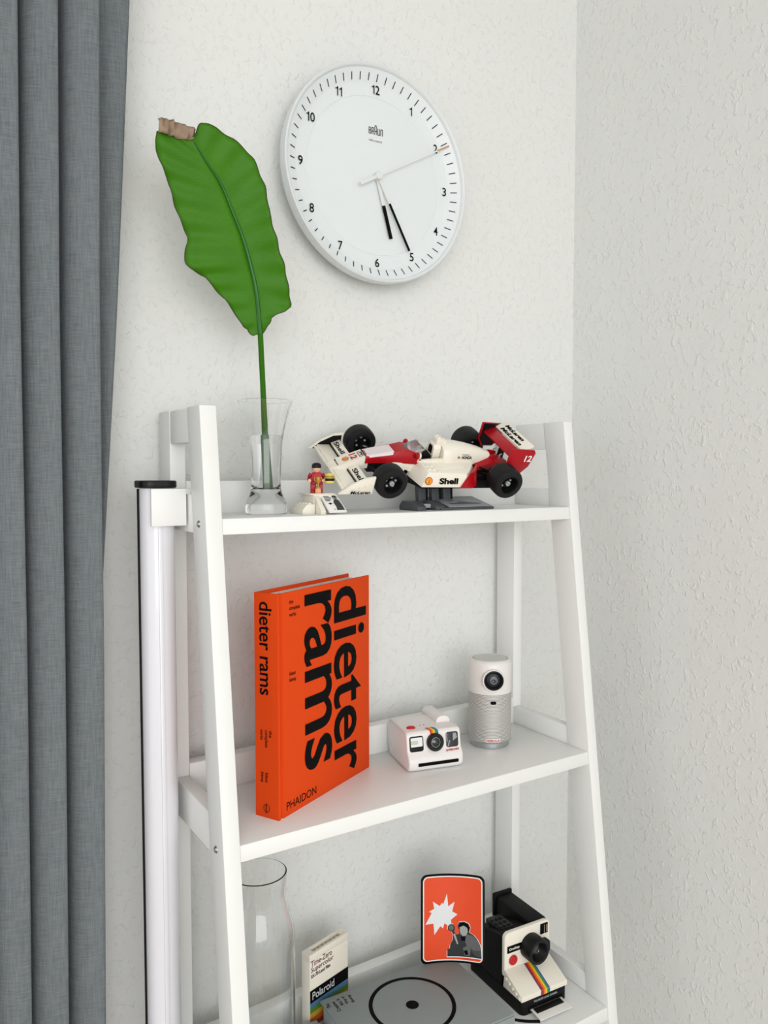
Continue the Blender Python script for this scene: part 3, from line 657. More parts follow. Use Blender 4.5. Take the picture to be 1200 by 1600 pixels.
# display stand
stand = thing('display_stand', 'dark grey brick display stand with plaque under the racing car', 'stand', (0.66, -0.125, Z1))
def st_obj(name, bm, m, par=stand): return obj(name, bm, m, par)
b = B(); hexa(b, [(-.022, -.026, 0), (.070, -.026, 0), (.070, .024, 0), (-.022, .024, 0), (-.022, -.026, .0028), (.070, -.026, .0028), (.070, .024, .0165), (-.022, .024, .0165)], .0006); st_obj('base_plate', b, M_DGREY)
b = B(); pl_ = frame((-.006, -.0245, .00335), (1, 0, 0), (0, .0500, .0137)); box(b, 0, .072, .001, .046, 0, .0007, .0002); pq = obj('plaque', b, M_LGREY, stand, M=pl_)
lines = [[(0.018+i*.0034, .038), (.0200+i*.0034, .038), (.0200+i*.0034, .0395), (.018+i*.0034, .0395)] for i in range(13)]
M_DG2 = mat('plaque_print', (84, 88, 92), .5)
flat('plaque_print', lines + [[(.006, .036), (.014, .036), (.014, .041), (.006, .041)], [(.010, .012), (.062, .010), (.062, .014), (.052, .017), (.040, .021), (.030, .022), (.024, .018), (.010, .017)], [(.016, .026), (.046, .026), (.046, .0275), (.016, .0275)]], M_DG2, pq, Matrix.Identity(4), .0009)
for x in (-.052, -.022):
    b = B(); prism(b, [(-.024, 0), (.020, 0), (.020, .006), (.014, .0125), (-.012, .0125), (-.024, .005)], 'x', x-.007, x+.007, .0006); st_obj('foot', b, M_DGREY)
b = B(); box(b, -.045, -.029, -.012, .016, .003, .0085, .0005); st_obj('cross_bar', b, M_LGREY)
for x in (-.030, -.0075, .0125):
    b = B()
    zb, ztop = .0085, .0440
    hexa(b, [(x-.006, .006, zb), (x+.006, .006, zb), (x+.006, .014, zb), (x-.006, .014, zb), (x-.006, .010, .0507), (x+.006, .010, .0507), (x+.006, .018, .0551), (x-.006, .018, .0551)], .0004)
    pst = st_obj('upright', b, M_DGREY)
    b = B(); box(b, x+.0062, x+.0112, .009, .016, zb, .0500, .0003); st_obj('upright_spine', b, M_BLACKM, pst)
b = B(); box(b, -.040, .022, .003, .018, .0060, .0088, .0004); st_obj('upright_base', b, M_DGREY)

# ------------------------------------------------------------------ podium, toy figure, trophy, helmet
pod = thing('brick_podium', 'small white brick podium with sloped plaque beside racing car', 'toy podium', (0.462, -0.125, Z1))
b = B(); box(b, -.0080, .0240, -.0120, .0230, 0, .0235, .0004); obj('podium_block', b, M_BRICK, pod)
b = B(); box(b, -.0120, .0220, -.0100, .0230, .0236, .0250, .0003); obj('podium_top', b, M_BRICK, pod)
b = B(); prism(b, [(-.0250, 0), (-.0082, 0), (-.0082, .0120), (-.0190, .0120), (-.0250, .0050)], 'y', -.0150, .0200, .0004); sl = obj('slope_brick', b, M_BRICK, pod)
b = B()
for y in (-.010, -.002, .006, .014): lathe(b, [(0, .0017), (.0022, .0017), (.0024, .0014), (.0024, -.0004)], 14, Matrix.Translation((-.0132, y, .0120)))
obj('stud', b, M_BRICK, sl)
b = B(); prism(b, [(-.0122, 0), (-.0300, 0), (-.0300, .004), (-.0122, .0225)], 'x', -.0075, -.0010, .0003); obj('buttress', b, M_BRICK, pod)
b = B(); tube(b, [(.004, -.0120, .008), (.004, -.0190, .008)], .0028, 12); obj('peg', b, M_BRICK, pod)
plf = frame((.0010, -.0345, .0016), (1, 0, 0), (0, .0305, .0235))
b = B(); box(b, 0, .0240, 0, .0342, 0, .0022, .0002); pl2 = obj('plaque', b, M_WHITEG, pod, M=plf)
flat('plaque_print', [[(.0030, .0345-i*.0030), (.0030+ln, .0345-i*.0030), (.0030+ln, .0360-i*.0030), (.0030, .0360-i*.0030)] for i, ln in enumerate((.0095, .0080, .0100, .0085, .0070))]
     + [[(.0045, .0180), (.0085, .0190), (.0110, .0170), (.0085, .0165), (.0070, .0140)]], M_INK, pl2, Matrix.Diagonal((1, .9, 1, 1)), .0024)
flat('portrait_print', [[(.0115, .0030), (.0225, .0030), (.0225, .0150), (.0215, .0240), (.0190, .0260), (.0150, .0250), (.0125, .0190), (.0130, .0100)]], mat('dark_print', (52, 60, 62), .5), pl2, Matrix.Diagonal((1, .9, 1, 1)), .0024)
flat('portrait_head', [circ(.0178, .0290, .0030, 16, .0038)], mat('mid_print', (110, 112, 110), .5), pl2, Matrix.Diagonal((1, .9, 1, 1)), .0025)
flat('portrait_hair', [[(.0148, .0300), (.0150, .0330), (.0178, .0345), (.0206, .0330), (.0208, .0300), (.0178, .0318)]], M_INK, pl2, Matrix.Diagonal((1, .9, 1, 1)), .0026)
flat('logo_print', [[(.0080, .0035), (.0100, .0040), (.0095, .0065), (.0088, .0050)]], M_REDD, pl2, Matrix.Diagonal((1, .9, 1, 1)), .0025)

fig = thing('toy_figure', 'toy brick figure in red racing overalls with black hair on white podium', 'toy figure', (0.4685, -0.1165, Z1+.0251), R(-28))
for s in (-1, 1):
    b = B(); x0, x1 = sorted((s*.0004, s*.0078)); box(b, x0, x1, -.0052, .0035, 0, .0030, .0003); box(b, x0, x1, -.0036, .0035, .0030, .0112, .0004); obj('leg', b, M_RED, fig)
b = B(); box(b, -.0079, .0079, -.0038, .0037, .0113, .0138, .0004); obj('hips', b, M_RED, fig)
b = B(); hexa(b, [(-.0079, -.0038, .0139), (.0079, -.0038, .0139), (.0079, .0038, .0139), (-.0079, .0038, .0139), (-.0056, -.0038, .0260), (.0056, -.0038, .0260), (.0056, .0038, .0260), (-.0056, .0038, .0260)], .0007); obj('torso', b, M_RED, fig)
for s in (-1, 1):
    b = B(); tube(b, [(s*.0066, 0, .0242), (s*.0092, -.0005, .0205), (s*.0098, -.0030, .0170), (s*.0092, -.0070, .0158)], [.0026, .0024, .0022, .0020], 12); am = obj('arm', b, M_RED, fig)
    b = B(); tube(b, [(s*.0090, -.0070, .0158), (s*.0086, -.0092, .0157)], [.0014, .0020], 12); obj('hand', b, M_SKIN, am)
b = B(); lathe(b, [(0, .0258), (.0032, .0258), (.0032, .0268), (.0044, .0274), (.0051, .0284), (.0051, .0334), (.0045, .0344), (0, .0346)], 28); hd = obj('head', b, M_SKIN, fig)
b = B()
for s in (-1, 1): lathe(b, [(0, .0003), (.00055, .0003), (.00055, -.0002)], 10, axis_mat((s*.0016, -.00485, .0316), (s*.33, -.95, 0)))
box(b, -.0012, .0012, -.00520, -.00490, .0288, .0291); obj('face_print', b, M_INK, hd)
b = B(); lathe(b, [(.0056, .0312), (.0061, .0330), (.0058, .0354), (.0044, .0372), (.0020, .0380), (0, .0381)], 24, Matrix.Translation((0, .0004, 0)))
lathe(b, [(0, .0292), (.0040, .0290), (.0053, .0300), (.0056, .0325), (.0050, .0345)], 20, Matrix.Translation((0, .0016, 0))); hexa(b, [(-.0058, -.0050, .0322), (.0010, -.0062, .0330), (.0058, -.0020, .0318), (-.0050, .003, .0318), (-.0050, -.0044, .0362), (.001, -.0052, .0362), (.005, -.0020, .0362), (-.0050, .003, .0362)], .0006); obj('hair', b, M_BLACK, fig)

TS = 0.86
tro = thing('toy_trophy', 'tiny gold trophy cup on copper base in front of red toy figure', 'trophy', (0.4630, -0.1310, Z1+.0251), R(-30))
b = B(); box(b, -.0040, .0040, -.0032, .0032, 0, .0068, .0003); obj('trophy_base', b, M_TAN, tro)
b = B(); lathe(b, [(0, .0069), (.0036, .0069), (.0036, .0084), (.0030, .0092), (.0014, .0098), (.0011, .0118), (.0014, .0138), (.0026, .0160), (.0034, .0190), (.0037, .0232), (.0034, .0234), (.0030, .0190), (0, .0165)], 24); obj('cup', b, M_GOLD, tro)
b = B()
for s in (-1, 1): tube(b, [tuple(q) for q in spl([(s*.0033, 0, .0224), (s*.0050, 0, .0226), (s*.0050, 0, .0190), (s*.0026, 0, .0168)], 4)], .0005, 6)
obj('cup_handle', b, M_GOLD, tro)
tro.scale = (TS, TS, TS)

hel = thing('toy_helmet', 'tiny yellow racing helmet with dark stripes held by red toy figure', 'helmet', (0.4787, -0.1312, Z1+.0370), R(-20))
b = B(); lathe(b, [(0, .0001), (.0046, .0000), (.0058, .0008), (.0064, .0035), (.0066, .0065), (.0060, .0098), (.0044, .0122), (.0022, .0132), (0, .0134)], 32); obj('helmet_shell', b, M_YEL, hel)
for z in (.0092, .0078):
    b = B(); r = .0062 if z > .009 else .00655
    lathe(b, [(r, z-.0003), (r+.00022, z-.0003), (r+.00022, z+.0003), (r-.0004, z+.0003)], 32); obj('stripe', b, M_INK, hel)
b = B()
pts = [(.0067*math.sin(R(a)), -.0067*math.cos(R(a))) for a in range(-55, 56, 11)]
lo = [b.verts.new((x*1.0, y*1.0, .0034)) for x, y in pts]; hi = [b.verts.new((x*1.01, y*1.01, .0066)) for x, y in pts]
for i in range(len(pts)-1): b.faces.new((lo[i], lo[i+1], hi[i+1], hi[i]))
vz = obj('visor', b, M_BLACK, hel, ang=60); md = vz.modifiers.new('t', 'SOLIDIFY'); md.thickness = .0004; md.offset = 1

# ------------------------------------------------------------------ the orange book
BT, BW, BH = 0.0354, 0.197, 0.2641
BKM = Matrix.Translation((0.3839, -0.1807, Z2)) @ Matrix.Rotation(R(26.5), 4, 'Z')   # x: along cover, y: into the shelf, z: up
book = thing('orange_book', 'thick orange hardback book standing upright with large black lettering', 'book', M=BKM)
b = B(); box(b, .0085, BW, 0, .0028, 0, BH, .0006); cov = obj('front_cover', b, M_ORANGE, book)
b = B(); box(b, .0025, BW, BT-.0028, BT, 0, BH, .0006); obj('back_cover', b, M_ORANGE, book)
b = B(); prism(b, [(0, .0006), (.0030, 0), (.0040, .0008), (.0050, .0031), (.0068, .0031), (.0082, .0004), (.0090, .0010), (.0090, .0040), (.0026, .0040), (.0026, BT-.0030), (.0, BT-.0006)], 'z', 0, BH); spi_ = obj('spine', b, M_ORANGE, book, ang=30)
b = B(); box(b, .0032, BW-.005, .0042, BT-.0032, .004, BH-.0045); obj('page_block', b, M_PAPER, book)
def cvr(x, z, down=True):
    return frame((x, -.0002, z), (0, 0, -1), (1, 0, 0)) if down else frame((x, -.0002, z), (1, 0, 0), (0, 0, 1))
text('title_lettering', 'dieter', cvr(.1118, .2565), .2455, .0765, M_INK, cov, bold=0.015, space=1.0)
text('title_lettering', 'rams', cvr(.0495, .2565), .2170, .0580, M_INK, cov, bold=0.015, space=1.0)
for i, (s, w_) in enumerate((('the', .0080), ('complete', .0205), ('works', .0130))): text('small_lettering', s, cvr(.0207, .2500-.0075*i - (.0012 if s == 'complete' else 0), False), w_, .0048 if s != 'complete' else .0060, M_INK, cov, bold=0.01)
for i, (s, w_) in enumerate((('klaus', .0115), ('klemp', .0125))): text('small_lettering', s, cvr(.0207, .1655-.0075*i - (.0012 if i else 0), False), w_, .0048 if not i else .0060, M_INK, cov, bold=0.01)
text('publisher_lettering', 'PHAIDON', cvr(.0137, .0072, False), .0590, .0098, M_INK, cov, space=1.0)
def spn_(u_, z, down=True):   # u_ measured from the rear edge of the spine toward the cover
    return frame((-.0002, BT-u_, z), (0, 0, -1), (0, -1, 0))
text('spine_lettering', 'dieter rams', spn_(.0083, .2540), .1090, .0182, M_INK, spi_, bold=0.010, space=0.98)
for s, u_, z, w_, h_ in (('the', .0215, .1040, .0080, .0046), ('complete', .0142, .1040, .0205, .0058), ('works', .0085, .1040, .0125, .0044), ('klaus', .0155, .0535, .0115, .0046), ('klemp', .0078, .0535, .0122, .0058)):
    text('spine_small_lettering', s, spn_(u_, z), w_, h_, M_INK, spi_, bold=0.01)
b = B(); ringpoly(b, 0, 0, .0042, .0048, .0003, 32)
for q in ([(-.0003, -.0065), (.0003, -.0065), (.0003, .0065), (-.0003, .0065)], [(-.0016, -.0062), (-.0011, -.0062), (-.0011, .0040), (-.0016, .0040)]): b.faces.new([b.verts.new((x, y, .0003)) for x, y in q])
obj('publisher_mark', b, M_INK, spi_, M=frame((-.0002, BT-.0172, .0115), (0, -1, 0), (0, 0, 1)))

# ------------------------------------------------------------------ projector
M_PUP = mat('projector_shell', (226, 224, 220), 0.3, var=0.01, coat=0.1)
M_MESH = mat('projector_grille', (196, 195, 192), 0.35, 0.3, var=0)
nt = M_MESH.node_tree; p = nt.nodes['Principled BSDF']
uvn = nt.nodes.new('ShaderNodeUVMap'); sx = nt.nodes.new('ShaderNodeSeparateXYZ'); nt.links.new(uvn.outputs[0], sx.inputs[0])
def mth(op, a, c=None):
    n = nt.nodes.new('ShaderNodeMath'); n.operation = op
    for i, q in enumerate((a, c)):
        if q is None: continue
        if isinstance(q, (int, float)): n.inputs[i].default_value = q
        else: nt.links.new(q, n.inputs[i])
    return n.outputs[0]
vrow = mth('MULTIPLY', sx.outputs[1], 34.0); ri_ = mth('FLOOR', vrow); fv = mth('SUBTRACT', mth('SUBTRACT', vrow, ri_), 0.5)
uc = mth('ADD', mth('MULTIPLY', sx.outputs[0], 96.0), mth('MULTIPLY', mth('MODULO', ri_, 2.0), 0.5)); fu = mth('SUBTRACT', mth('FRACT', uc), 0.5)
d2 = mth('ADD', mth('MULTIPLY', fu, fu), mth('MULTIPLY', fv, fv)); hole = mth('LESS_THAN', d2, 0.085)
mx = nt.nodes.new('ShaderNodeMix'); mx.data_type = 'RGBA'; mx.inputs[6].default_value = rgb(206, 204, 200); mx.inputs[7].default_value = rgb(58, 57, 56)
nt.links.new(hole, mx.inputs[0]); nt.links.new(mx.outputs[2], p.inputs['Base Color'])
FA = R(-121)
prj = thing('mini_projector', 'silver white cylindrical mini projector with round black lens', 'projector', (0.7625, -0.1060, Z2), FA + R(90))   # local -Y faces out
PR, PH = .0318, .1285
b = B(); lathe(b, [(0, 0), (.0278, 0), (.0288, .0010), (.0288, .0075), (.0300, .0085), (0, .0085)], 64); obj('base_ring', b, M_SILV, prj)
b = B(); uvl = b.loops.layers.uv.new('UVMap'); ns = 96
lo = [b.verts.new((PR*math.sin(2*math.pi*i/ns), -PR*math.cos(2*math.pi*i/ns), .0100)) for i in range(ns)]; hi = [b.verts.new((v.co.x, v.co.y, .0800)) for v in lo]; lb = [b.verts.new((v.co.x*.96, v.co.y*.96, .0087)) for v in lo]
for i in range(ns):
    j = (i+1) % ns; f = b.faces.new((lo[i], lo[j], hi[j], hi[i]))
    for l, q in zip(f.loops, ((i/ns, 0), ((i+1)/ns, 0), ((i+1)/ns, 1), (i/ns, 1))): l[uvl].uv = q
    f = b.faces.new((lb[i], lb[j], lo[j], lo[i]))
b.faces.new(lb[::-1]); gr = obj('grille', b, M_MESH, prj)
b = B(); lathe(b, [(0, .0801), (PR-.0001, .0801), (PR+.0001, .0805), (PR+.0001, PH-.0065), (PR-.0008, PH-.0030), (PR-.0028, PH-.0008), (.0272, PH), (.0262, PH-.0004), (.0256, PH-.0022), (0, PH-.0022)], 64); up = obj('upper_shell', b, M_PUP, prj)
b = B(); lathe(b, [(0, PH-.0021), (.0250, PH-.0021), (.0250, PH-.0006), (.0243, PH-.0001), (0, PH-.0001)], 48); obj('top_disc', b, mat('disc_grey', (206, 207, 202), .45, var=.02), prj)
LZ = .1022
LM = axis_mat((0.0, -PR+.0030, LZ), (0, -1, 0))
b = B(); lathe(b, [(.0166, -.001), (.0166, .0052), (.0158, .0066), (.0146, .0066), (.0142, .0058), (.0142, -.001)], 48, LM); ln = obj('lens_surround', b, M_PUP, prj)
b = B(); lathe(b, [(.0141, -.001), (.0141, .0062), (.0128, .0064), (.0105, .0040), (.0100, .0030), (0, .0030)], 48, LM); obj('lens_barrel', b, M_BLACK, ln)
b = B(); lathe(b, [(.0102, .0032), (.0070, .0048), (.0035, .0056), (0, .0058)], 40, LM); obj('lens_glass', b, M_BLUEG, ln)
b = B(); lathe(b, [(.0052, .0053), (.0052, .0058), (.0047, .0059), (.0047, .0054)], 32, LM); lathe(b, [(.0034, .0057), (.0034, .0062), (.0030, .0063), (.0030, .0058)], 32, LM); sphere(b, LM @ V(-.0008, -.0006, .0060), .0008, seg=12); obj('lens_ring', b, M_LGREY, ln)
b = B(); prism(b, [(q[0], q[1]+.0690) for q in rrect(-.0042, .0042, -.0024, .0024, .0023)], 'y', -PR-.0003, -PR+.003); obj('sensor_window', b, M_INK, prj)
b = B(); vr = []
for z in (.0108, .0162): vr.append([b.verts.new(((PR+.0002)*math.sin(R(a)), -(PR+.0002)*math.cos(R(a)), z)) for a in range(-20, 21, 4)])
for i in range(10): b.faces.new((vr[0][i], vr[0][i+1], vr[1][i+1], vr[1][i]))
lb_ = obj('badge', b, M_PUP, prj)
me = text_mesh('NEBULA', 0.03, 0, 1.1); me.name = 'brand_lettering'
xs = [v.co.x for v in me.vertices]; ys = [v.co.y for v in me.vertices]
for v in me.vertices:
    a = R(-18 + 36*(v.co.x-min(xs))/(max(xs)-min(xs))); r = PR+.0004
    hgt = .0118 + .0034*(v.co.y)/(0.73) ; v.co = (r*math.sin(a), -r*math.cos(a), hgt)
me.materials.clear(); me.materials.append(M_REDD); o = bpy.data.objects.new('brand_lettering', me); COL.objects.link(o); o.parent = lb_
b = B(); tube(b, [(PR*math.sin(R(a)), -PR*math.cos(R(a)), .0098) for a in range(0, 361, 5)], .0006, 6, False); obj('trim_ring', b, M_SILV, prj)

# ------------------------------------------------------------------ small white instant camera
RAINBOW = [mat('stripe_red', (206, 42, 30), .45), mat('stripe_orange', (238, 126, 28), .45), mat('stripe_yellow', (240, 196, 40), .45), mat('stripe_green', (60, 146, 60), .45), mat('stripe_blue', (44, 96, 158), .45)]
M_CAMW = mat('camera_white', (232, 228, 226), .32, var=.008, coat=.15)
go = thing('white_instant_camera', 'small white instant camera with rainbow stripe and red button', 'camera', (0.6310, -0.1500, Z2), R(-12.5))
prof = [(.004, .0), (-.001, .003), (-.0032, .009), (-.0025, .017), (.0018, .0235), (.0048, .029), (.0075, .0465), (.0100, .0505), (.016, .0520), (.060, .0535), (.078, .0520), (.086, .046), (.090, .038), (.088, .020), (.080, .003), (.076, 0)]
prof = [tuple(q) for q in spl(prof + [prof[0]], 3)][:-1]
def hwid(y): return 1.0
b = B(); rings = []
for x, k in ((-.0400, .72), (-.0396, .84), (-.0386, .92), (-.0365, .97), (-.0330, .995), (-.015, 1), (.015, 1), (.0330, .995), (.0365, .97), (.0386, .92), (.0396, .84), (.0400, .72)):
    rings.append([(x*(1.0 - .06*max(0, (y-.03))/.06), .043+(y-.043)*(1-(1-k)*.22), .0285+(z-.0285)*(1-(1-k)*.34)) for y, z in prof])
loft(b, rings); bmesh.ops.translate(b, vec=(0, 0, .0003), verts=b.verts); zz = min(v.co.z for v in b.verts); bmesh.ops.translate(b, vec=(0, 0, -zz), verts=b.verts)
body = obj('camera_body', b, M_CAMW, go, ang=60)
b = B(); hx = B()
prism(b, rrect(.0150, .0365, .038, .0615, .0085), 'y', .034, .087, .0050, 3); obj('viewfinder_hump', b, M_CAMW, go, ang=60); hx.free()
def gofr(x, z):   # upper front face, leaning back
    y = .0048 + (z-.029)*.135 - .0001
    return frame((x, y, z), (1, 0, 0), (0, .134, .991))
def gowin(name, cx, cz, w_, h_, m, parts):
    b = B(); prism(b, rrect(-w_/2, w_/2, -h_/2, h_/2, .003), 'z', -.0012, .0007, .0003); o = obj(name, b, m, go, M=gofr(cx, cz))
    return o
fl_ = gowin('flash_window', -.0262, .0365, .0200, .0205, M_BLACK, None)
flat('flash_reflector', [rrect(-.0085, .0085, -.0036, .0085, .0012)], mat('flash_silver', (226, 228, 228), .3), fl_, Matrix.Identity(4), .0009)
flat('flash_tube', [rrect(-.0085, .0020, -.0005, .0045, .0004)], mat('flash_warm', (196, 196, 176), .35), fl_, Matrix.Identity(4), .0011)
vf = gowin('viewfinder_window', .0264, .0372, .0180, .0205, M_LENSG, None)
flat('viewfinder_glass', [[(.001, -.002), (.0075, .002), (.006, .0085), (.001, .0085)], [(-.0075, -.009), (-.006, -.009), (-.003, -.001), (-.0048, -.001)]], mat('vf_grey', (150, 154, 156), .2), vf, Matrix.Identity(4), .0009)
GM = gofr(.0004, .0365)
b = B(); lathe(b, [(.0120, -.002), (.0120, .0045), (.0112, .0056), (.0078, .0054), (.0070, .0040), (.0050, .0034), (0, .0034)], 40, GM); gl = obj('lens_barrel', b, M_BLACK, go)
b = B(); lathe(b, [(.0052, .0036), (.0030, .0046), (0, .0050)], 28, GM); obj('lens_glass', b, M_LENSG, gl)
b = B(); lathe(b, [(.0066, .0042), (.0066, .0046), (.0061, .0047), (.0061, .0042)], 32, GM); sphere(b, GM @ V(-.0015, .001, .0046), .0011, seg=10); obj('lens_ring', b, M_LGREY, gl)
for i, m in enumerate(RAINBOW):
    x0 = -.0056 + .0024*i
    b = B(); pts = [(.0062, .0440), (.0074, .0472), (.0100, .0511), (.0150, .0524), (.0185, .0527)]; sw = [0, .0002, .0002, -.0022, -.0042]
    a = [b.verts.new((x0+sw[k], p[0]-.0006, p[1]+.0006)) for k, p in enumerate(pts)]; c = [b.verts.new((x0+.0024+sw[k], p[0]-.0006, p[1]+.0006)) for k, p in enumerate(pts)]
    for k in range(len(pts)-1): b.faces.new((a[k], c[k], c[k+1], a[k+1]))
    obj('rainbow_stripe', b, m, go, ang=60)
b = B(); lathe(b, [(0, .0022), (.0040, .0020), (.0056, .0012), (.0062, 0), (.0062, -.001)], 32, Matrix.Translation((-.0265, .0255, .0527)) @ Matrix.Diagonal((1.05, .85, 1, 1))); obj('shutter_button', b, M_REDD, go)
b = B()
for x in (-.011, -.0055): lathe(b, [(0, .0003), (.0006, .0003), (.0006, -.001)], 10, Matrix.Translation((x, .030, .0532)))
obj('indicator_dots', b, M_INK, go)
b = B(); prism(b, rrect(-.0270, .0320, .0085, .0128, .0006), 'y', -.0042, .002); obj('film_slot', b, M_INK, go)
text('brand_lettering', 'polaroid', frame((.0158, .0005, .0222), (1, 0, 0), (0, .6, .8)), .0185, .0042, M_REDD, go, bold=0.03, lift=.0014)

# ------------------------------------------------------------------ glass carafe on the lower shelf
cf = thing('glass_carafe', 'clear glass carafe with wide open neck on lower shelf', 'carafe', (0.3722, -0.1460, Z3))
co = [tuple(q) for q in spl([(.0380, 0), (.0425, .0030), (.0430, .012), (.0430, .050), (.0430, .110), (.0430, .160), (.0430, .185), (.0429, .200), (.0418, .214), (.0385, .228), (.0337, .246), (.0320, .255), (.0322, .264), (.0338, .284)], 4)]
ci = [tuple(q) for q in spl([(.0322, .2845), (.0304, .264), (.0302, .255), (.0319, .246), (.0366, .228), (.0399, .214), (.0410, .200), (.0411, .185), (.0411, .160), (.0411, .110), (.0411, .050), (.0411, .022), (.0409, .016), (.0390, .0095), (.0300, .0080)], 4)]
b = B(); lathe(b, [(0, .001)] + co + ci + [(0, .0085)], 64); obj('carafe_glass', b, M_GLASS, cf, ang=60)

# ------------------------------------------------------------------ film pack box
fb = thing('film_pack_box', 'white film pack box with rainbow stripes standing on lower shelf', 'box', (0.4674, -0.0925, Z3), R(16.2))
FW, FD, FH = .0727, .0155, .1200
b = B(); box(b, 0, FW, 0, FD, 0, FH-.010, .0005); bx_ = obj('box_body', b, M_BRICK, fb)
b = B()
box(b, 0, FW, 0, .0042, FH-.0101, FH, .0003); box(b, 0, FW, FD-.0034, FD, FH-.0101, FH, .0003); box(b, 0, .0100, .0042, FD-.0034, FH-.0101, FH); box(b, FW-.0090, FW, .0042, FD-.0034, FH-.0101, FH); obj('top_frame', b, M_BRICK, fb)
b = B()
for i in range(7): lathe(b, [(0, .0052), (.0030, .0052), (.0034, .0046), (.0034, -.001)], 14, Matrix.Translation((.0140+.0074*i, .0081, FH-.0085)))
obj('studs', b, mat('tan_brick', (206, 190, 166), .4), fb)
ff = frame((0, -.0003, 0), (1, 0, 0), (0, 0, 1))
text('lettering', 'Time-Zero', ff @ Matrix.Translation((.0020, .1035, 0)), .0390, .0078, mat('maroon_ink', (96, 20, 34), .5), bx_, bold=0.004)
text('lettering', 'Supercolor', ff @ Matrix.Translation((.0020, .0935, 0)), .0420, .0092, mat('maroon_ink', (96, 20, 34), .5), bx_, bold=0.004)
text('lettering', 'SX-70 Land Film', ff @ Matrix.Translation((.0020, .0880, 0)), .0360, .0048, M_INK, bx_, bold=0.025)
flat('label_band', [[(0, .0545), (FW, .0545), (FW, .0715), (0, .0715)]], M_INK, bx_, ff, .0002)
text('lettering', 'Polaroid', ff @ Matrix.Translation((.0040, .0580, 0)), .0410, .0104, mat('pale_ink', (196, 200, 204), .5), bx_, bold=0.01, lift=.0005)
for i, m in enumerate((mat('band_blue', (70, 116, 150), .5), mat('band_green', (84, 126, 42), .5), mat('band_yellow', (190, 146, 44), .5), mat('band_orange', (190, 96, 36), .5), mat('band_red', (150, 42, 28), .5))):
    flat('label_stripe', [[(0, .0545-.0068*(i+1)), (FW, .0545-.0068*(i+1)), (FW, .0545-.0068*i), (0, .0545-.0068*i)]], m, bx_, ff, .0002)

# ------------------------------------------------------------------ grey hardback lying flat and the paler box under its corner
M_GBOOK = mat('grey_cloth', (142, 150, 150), .6, var=.02, vscale=300)
ZB = 0.7200
gb = thing('grey_book', 'grey hardback book lying flat printed with black ring and dot', 'book', (0.4740, -0.2460, Z3), R(-2.3))
LX, LYY = .2080, .1505; TH = ZB - Z3
b = B(); box(b, 0, LX, 0, LYY, TH-.0026, TH, .0006); gc = obj('front_cover', b, M_GBOOK, gb)
b = B(); box(b, 0, LX, 0, LYY, 0, .0026, .0006); obj('back_cover', b, M_GBOOK, gb)
b = B(); box(b, 0, LX, -.0010, .0024, .0026, TH-.0026, .0004); obj('spine', b, M_GBOOK, gb)
b = B(); box(b, .004, LX-.003, .0026, LYY-.004, .0028, TH-.0028); obj('page_block', b, mat('blue_grey_edge', (164, 176, 176), .7, var=.06, vscale=400), gb)
b = B(); ringpoly(b, .1025, .0815, .0525, .0578, TH+.0002, 96); obj('ring_print', b, M_INK, gc)
flat('dot_print', [circ(.1025, .0815, .0086)], M_INK, gc, Matrix.Identity(4), TH+.0002)
# the title is set across the head of the board, five short lines
for t_, bx0, y0, w_ in (('The', .0085, .1310, .0090), ('Creative', .0168, .1185, .0210), ('Act: A', .0250, .1270, .0150), ('Way of', .0332, .1265, .0165), ('Being', .0415, .1255, .0155)):
    text('lettering', t_, frame((bx0, y0, TH), (0, 1, 0), (-1, 0, 0)), w_, .0056, M_INK, gc, bold=0.008)
pb = thing('pale_grey_case', 'pale blue grey slim case poking out beside the grey book', 'case', (0.4500, -0.1500, Z3), R(-2.3))
M_PALE = mat('pale_case', (164, 178, 180), .5, var=.02)
b = B(); box(b, -.020, .0205, -.060, .050, 0, .0330, .0010); obj('case_body', b, M_PALE, pb)
b = B(); box(b, -.0205, .0210, -.0605, .0505, .0334, .0358, .0008); obj('case_lid', b, M_PALE, pb)

# ------------------------------------------------------------------ picture card standing on the book
cdM = frame((0.6375, -0.1065, ZB+.0006), (0.0748, -0.0516, 0), (0.004, 0.012, 0.125))
card = thing('picture_card', 'orange picture card with black rim and white starburst standing on grey book', 'card', M=cdM)
CW, CH, SAG = .0909, .1250, .0095
def crv(x, y): return -SAG*4*(x/CW)*(1-x/CW)        # gently bowed sheet, local z toward the room
def cpoly(name, pts, m, lift, par=card):
    bm = B(); f = bm.faces.new([bm.verts.new((x, y, 0)) for x, y in pts]); f.normal_update()
    if f.normal.z < 0: f.normal_flip()
    xs = [p[0] for p in pts]; n = max(1, int((max(xs)-min(xs))/.005))
    for i in range(1, n):
        x = min(xs)+(max(xs)-min(xs))*i/n
        bmesh.ops.bisect_plane(bm, geom=bm.verts[:]+bm.edges[:]+bm.faces[:], plane_co=(x, 0, 0), plane_no=(1, 0, 0))
    for v in bm.verts: v.co.z = crv(v.co.x, v.co.y) + lift
    bmesh.ops.triangulate(bm, faces=bm.faces[:])
    return obj(name, bm, m, par, ang=60)
sheet = cpoly('card_sheet', rrect(0, CW, 0, CH, .008), M_BLACKM, 0); md = sheet.modifiers.new('t', 'SOLIDIFY'); md.thickness = .0006; md.offset = -1
cpoly('white_line', rrect(.0030, CW-.0030, .0030, CH-.0030, .0068), M_WHITEG, .0002)
M_CORG = mat('card_orange', (228, 74, 30), .45, var=.03, vscale=60)
cpoly('orange_field', rrect(.0046, CW-.0046, .0046, CH-.0046, .0056), M_CORG, .0004)
def cp(x, y): return ((x-(150+(1400-y)*.035))/ (1030-150) * CW, (1385-y)/(1385-150) * (CH-.004) + .002)   # sketch grid to card
